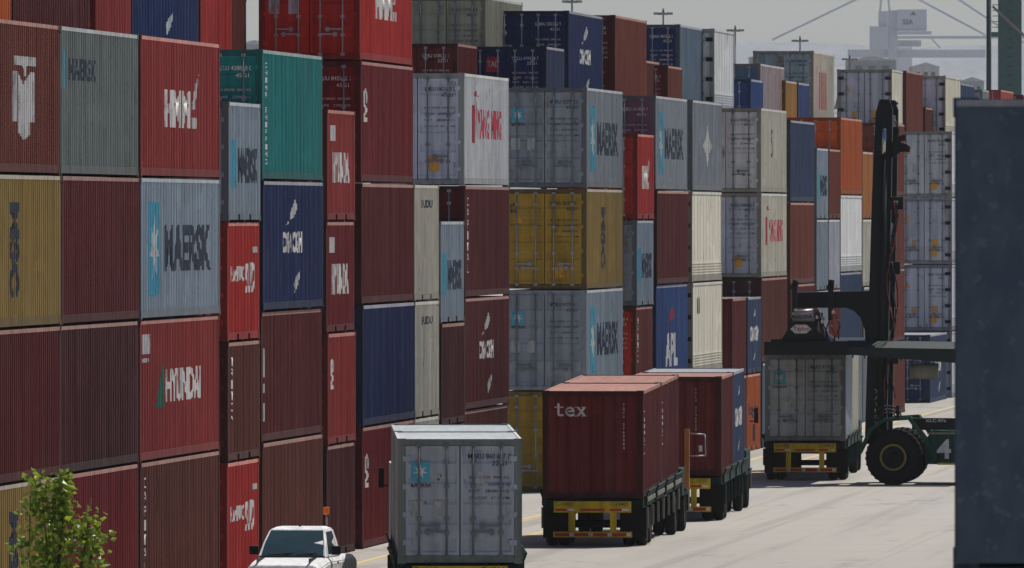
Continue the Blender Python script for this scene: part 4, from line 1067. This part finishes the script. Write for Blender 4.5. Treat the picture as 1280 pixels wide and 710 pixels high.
for li, pts in enumerate(limbs):
    for i in range(len(pts) - 1):
        a, c = Vector(pts[i]), Vector(pts[i + 1])
        if c.z < 2.3: continue
        nl = int((c - a).length * (560 if li == 0 else 380))
        for q in range(nl):
            t = rnd.random(); base = a.lerp(c, t)
            if base.z < 2.3: continue
            top = max(0, min(1, (4.85 - base.z) / 1.6)) if li == 0 else .75
            spread = .045 + .10 * top * (.5 + .5 * noise.noise(Vector((base.z * 3.1, li * 5, q * .02))) + .25)
            if noise.noise(Vector((base.z * 5, li * 3.3, 0))) < -.22: continue
            base += Vector((rnd.gauss(0, spread), rnd.gauss(0, spread), rnd.gauss(0, .07)))
            leaf(base, rnd.uniform(.055, .125))
me = bpy.data.meshes.new('crown'); bm.to_mesh(me); bm.free(); link('crown', me, M['leaf'], tr)

# ------------------------------------------------------------------ far background
def far_frame(px, s):
    x, y = at(px, s); return x, y
def rig(name, px, s, label, cat, group=None):
    x, y = at(px, s); e = empty(name, (x, y, 0), PSI); tag(e, label, cat, group); return e, (lambda p: (p - px) / s), (lambda q: HC - (q - YH) / s)
# pale ship-to-shore crane
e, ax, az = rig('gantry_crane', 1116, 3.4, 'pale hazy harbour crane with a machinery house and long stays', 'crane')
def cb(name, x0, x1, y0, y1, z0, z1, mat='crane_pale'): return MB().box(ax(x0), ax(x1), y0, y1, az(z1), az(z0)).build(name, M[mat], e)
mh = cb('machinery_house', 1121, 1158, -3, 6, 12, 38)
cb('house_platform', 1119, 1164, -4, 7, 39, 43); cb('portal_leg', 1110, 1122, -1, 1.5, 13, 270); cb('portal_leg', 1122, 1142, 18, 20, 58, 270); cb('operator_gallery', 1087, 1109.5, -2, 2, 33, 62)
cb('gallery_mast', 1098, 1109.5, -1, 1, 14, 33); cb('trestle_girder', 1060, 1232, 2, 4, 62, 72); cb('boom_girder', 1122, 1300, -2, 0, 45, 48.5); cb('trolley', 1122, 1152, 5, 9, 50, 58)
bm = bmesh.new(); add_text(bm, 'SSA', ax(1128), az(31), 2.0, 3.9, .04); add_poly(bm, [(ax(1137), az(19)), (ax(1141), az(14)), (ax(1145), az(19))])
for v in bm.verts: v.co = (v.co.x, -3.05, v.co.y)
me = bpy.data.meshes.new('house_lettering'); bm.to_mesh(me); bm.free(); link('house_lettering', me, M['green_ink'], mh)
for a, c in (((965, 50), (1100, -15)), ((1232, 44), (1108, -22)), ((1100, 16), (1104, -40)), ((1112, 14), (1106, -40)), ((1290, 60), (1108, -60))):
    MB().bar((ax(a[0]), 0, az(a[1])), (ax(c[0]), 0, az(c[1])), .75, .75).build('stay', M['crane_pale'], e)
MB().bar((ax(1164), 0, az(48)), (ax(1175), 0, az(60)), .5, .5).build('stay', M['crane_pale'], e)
# green crane at the right edge
e, ax, az = rig('gantry_crane', 1262, 11, 'dark green crane tower at the top right corner', 'crane')
tw = cb('tower_leg', 1248, 1277, 0, 1.6, -60, 270, 'crane_green')
cb('tower_leg', 1330, 1345, 0, 1.6, -60, 270, 'crane_green')
for q in range(14): MB().box(ax(1258), ax(1266), -.06, -.0, az(-20 + q * 11.5), az(-21.5 + q * 11.5)).build('ladder_rung', M['mach_green'], tw)
MB().bar((ax(1240), -1, az(8)), (ax(1292), -1, az(56)), .28, .28).build('brace', M['guide'], e)
cb('platform', 1236, 1248, 0, 1, 40, 46, 'crane_green')
for q in range(7): MB().bar((ax(1240.5), 0, az(-8 + q * 7)), (ax(1248), 0, az(-8 + q * 7)), .09, .09).build('platform_rail', M['guide'], e)
x, y = at(1236, 60)
mb = MB(); mb.cyl((0, 0, 0), (0, 0, 14), .07, 16)
po = mb.build('steel_pole', M['pole']); po.location = (*at(1236, 22), 0); po.scale = (2.0, 2.0, 1.5)
bpy.data.objects.remove(po)
e, ax, az = rig('yard_pole', 1236, 22, 'dark round steel pole rising left of the green crane tower', 'pole')
MB().cyl((0, 0, 0), (0, 0, 26), .17, 16, .13).build('shaft', M['pole'], e); MB().cyl((0, 0, 0), (0, 0, .5), .35, 16).build('base_flange', M['pole'], e)
# high mast lights
for i, (px_, py_, s_, lb) in enumerate(((293, 8, 12.2, 'lighting mast seen between the containers left of the bright red doors'), (715, 2, 12.0, 'lighting mast cut by the top edge above the navy CMA CGM container'), (829, 17, 11.5, 'lighting mast above the navy doors near the upper middle'),
                                     (919, 38, 10.6, 'lighting mast right of the white reefer'), (1000, 51, 10.1, 'lighting mast above the ice blue doors'), (1062, 74, 9.4, 'lighting mast low above the lavender reefer doors'))):
    e, ax, az = rig('lighting_mast', px_, s_, lb, 'lighting mast', 'high lighting masts')
    MB().cyl((0, 0, 0), (0, 0, az(py_)), .22, 10, .09).build('shaft', M['mast_grey'], e)
    mb = MB(); z = az(py_); mb.cyl((0, 0, z - .15), (0, 0, z + .1), .6, 14); hd = mb.build('head_ring', M['mast_grey'], e)
    for q in range(8):
        t = q * math.pi / 4; MB().box(-.2, .2, -.16, .16, -.12, .12, Matrix.Translation((.85 * math.cos(t), .85 * math.sin(t), z)) @ Matrix.Rotation(t, 4, 'Z')).build('floodlight', M['mast_grey'], hd)
    MB().cyl((0, 0, z + .1), (0, 0, z + .6), .14, 8, .06).build('finial', M['pole'], e)
# hills
m, n, b = new_mat('far_hills'); g = n.nodes.new('ShaderNodeNewGeometry').outputs['Position']
n.links.new(mixc(n, ramp(n, noise_tex(n, g, .016, (1, .1, 2.0), 7, .75), .42, .6), (.09, .105, .12), (.15, .165, .18)), b.inputs['Base Color']); b.inputs['Roughness'].default_value = 1
M['hills'] = m
bm = bmesh.new(); NX, NY = 150, 26; grid = []
for j in range(NY):
    row = []
    for i in range(NX):
        X = -2600 + 4200 * i / (NX - 1); Y = 7600 + 3600 * j / (NY - 1)
        hgt = (j / (NY - 1)) ** .8 * 165 + 26 * noise.fractal(Vector((X * .0022, Y * .0015, 3)), 1, 2, 4) * (j / NY)
        row.append(bm.verts.new((X, Y, max(-1, hgt) - (1 if j == 0 else 0))))
    grid.append(row)
for j in range(NY - 1):
    for i in range(NX - 1):
        f = bm.faces.new((grid[j][i], grid[j][i + 1], grid[j + 1][i + 1], grid[j + 1][i])); f.smooth = True
me = bpy.data.meshes.new('hills'); bm.to_mesh(me); bm.free(); tag(link('hills', me, M['hills']), 'hazy hills beyond the harbour', kind='structure')
# port sheds and treelines far behind
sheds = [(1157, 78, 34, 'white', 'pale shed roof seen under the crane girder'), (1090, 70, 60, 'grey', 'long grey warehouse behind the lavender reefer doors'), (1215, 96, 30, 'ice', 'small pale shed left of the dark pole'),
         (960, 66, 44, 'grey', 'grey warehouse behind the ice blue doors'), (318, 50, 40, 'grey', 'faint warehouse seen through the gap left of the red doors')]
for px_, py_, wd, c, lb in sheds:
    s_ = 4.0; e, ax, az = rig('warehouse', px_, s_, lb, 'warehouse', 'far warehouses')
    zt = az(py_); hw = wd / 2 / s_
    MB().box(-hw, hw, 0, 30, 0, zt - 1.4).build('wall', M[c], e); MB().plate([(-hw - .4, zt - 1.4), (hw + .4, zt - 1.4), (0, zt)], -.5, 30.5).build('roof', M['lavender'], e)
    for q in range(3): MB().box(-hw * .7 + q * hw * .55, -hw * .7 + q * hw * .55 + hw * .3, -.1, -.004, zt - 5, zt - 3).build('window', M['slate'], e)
bm = bmesh.new(); rr = random.Random(5)
m2 = flat('far_foliage', (.045, .06, .035), 1)
for px_ in range(880, 1290, 3):
    s_ = rr.uniform(3.4, 4.2); x, y = at(px_ + rr.uniform(-2, 2), s_); top = rr.uniform(26, 42) + 10 * noise.noise(Vector((px_ * .03, 0, 0)))
    for q in range(26):
        c = Vector((x + rr.gauss(0, 2.2), y + rr.gauss(0, 3), rr.uniform(.1, 1) * top)); r0 = rr.uniform(.7, 2.0)
        vs_ = [bm.verts.new(c + Vector((rr.gauss(0, r0), rr.gauss(0, r0), rr.gauss(0, r0)))) for _ in range(4)]
        for t_ in ((0, 1, 2), (0, 2, 3), (0, 3, 1), (1, 3, 2)): bm.faces.new([vs_[k] for k in t_])
me = bpy.data.meshes.new('far_tree_belt'); bm.to_mesh(me); bm.free(); tag(link('far_tree_belt', me, m2), 'hazy belt of trees beyond the terminal', 'tree belt', kind='stuff')
# ------------------------------------------------------------------ haze
mb = MB(); mb.box(-4100, 4100, -100, 12200, -1.5, 290)
hz = mb.build('haze', None); m = bpy.data.materials.new('haze'); m.use_nodes = True; n = m.node_tree; n.nodes.clear()
o_ = n.nodes.new('ShaderNodeOutputMaterial'); pv = n.nodes.new('ShaderNodeVolumePrincipled'); pv.inputs['Density'].default_value = HAZE
pv.inputs['Color'].default_value = (.93, .95, .98, 1); pv.inputs['Anisotropy'].default_value = .2
n.links.new(pv.outputs[0], o_.inputs['Volume']); hz.data.materials.append(m); tag(hz, 'thin sea haze over the terminal', kind='stuff')
if __name__ == '__main__':
    L_ = front.log
    for a, c in zip(L_, L_[1:]):
        d = c[1] - (a[1] + a[2])
        if d < .1: print('OVERLAP', a, c, round(d, 2))
        else: print('gap', a[0], c[0], round(d, 1))
    print(back.log)
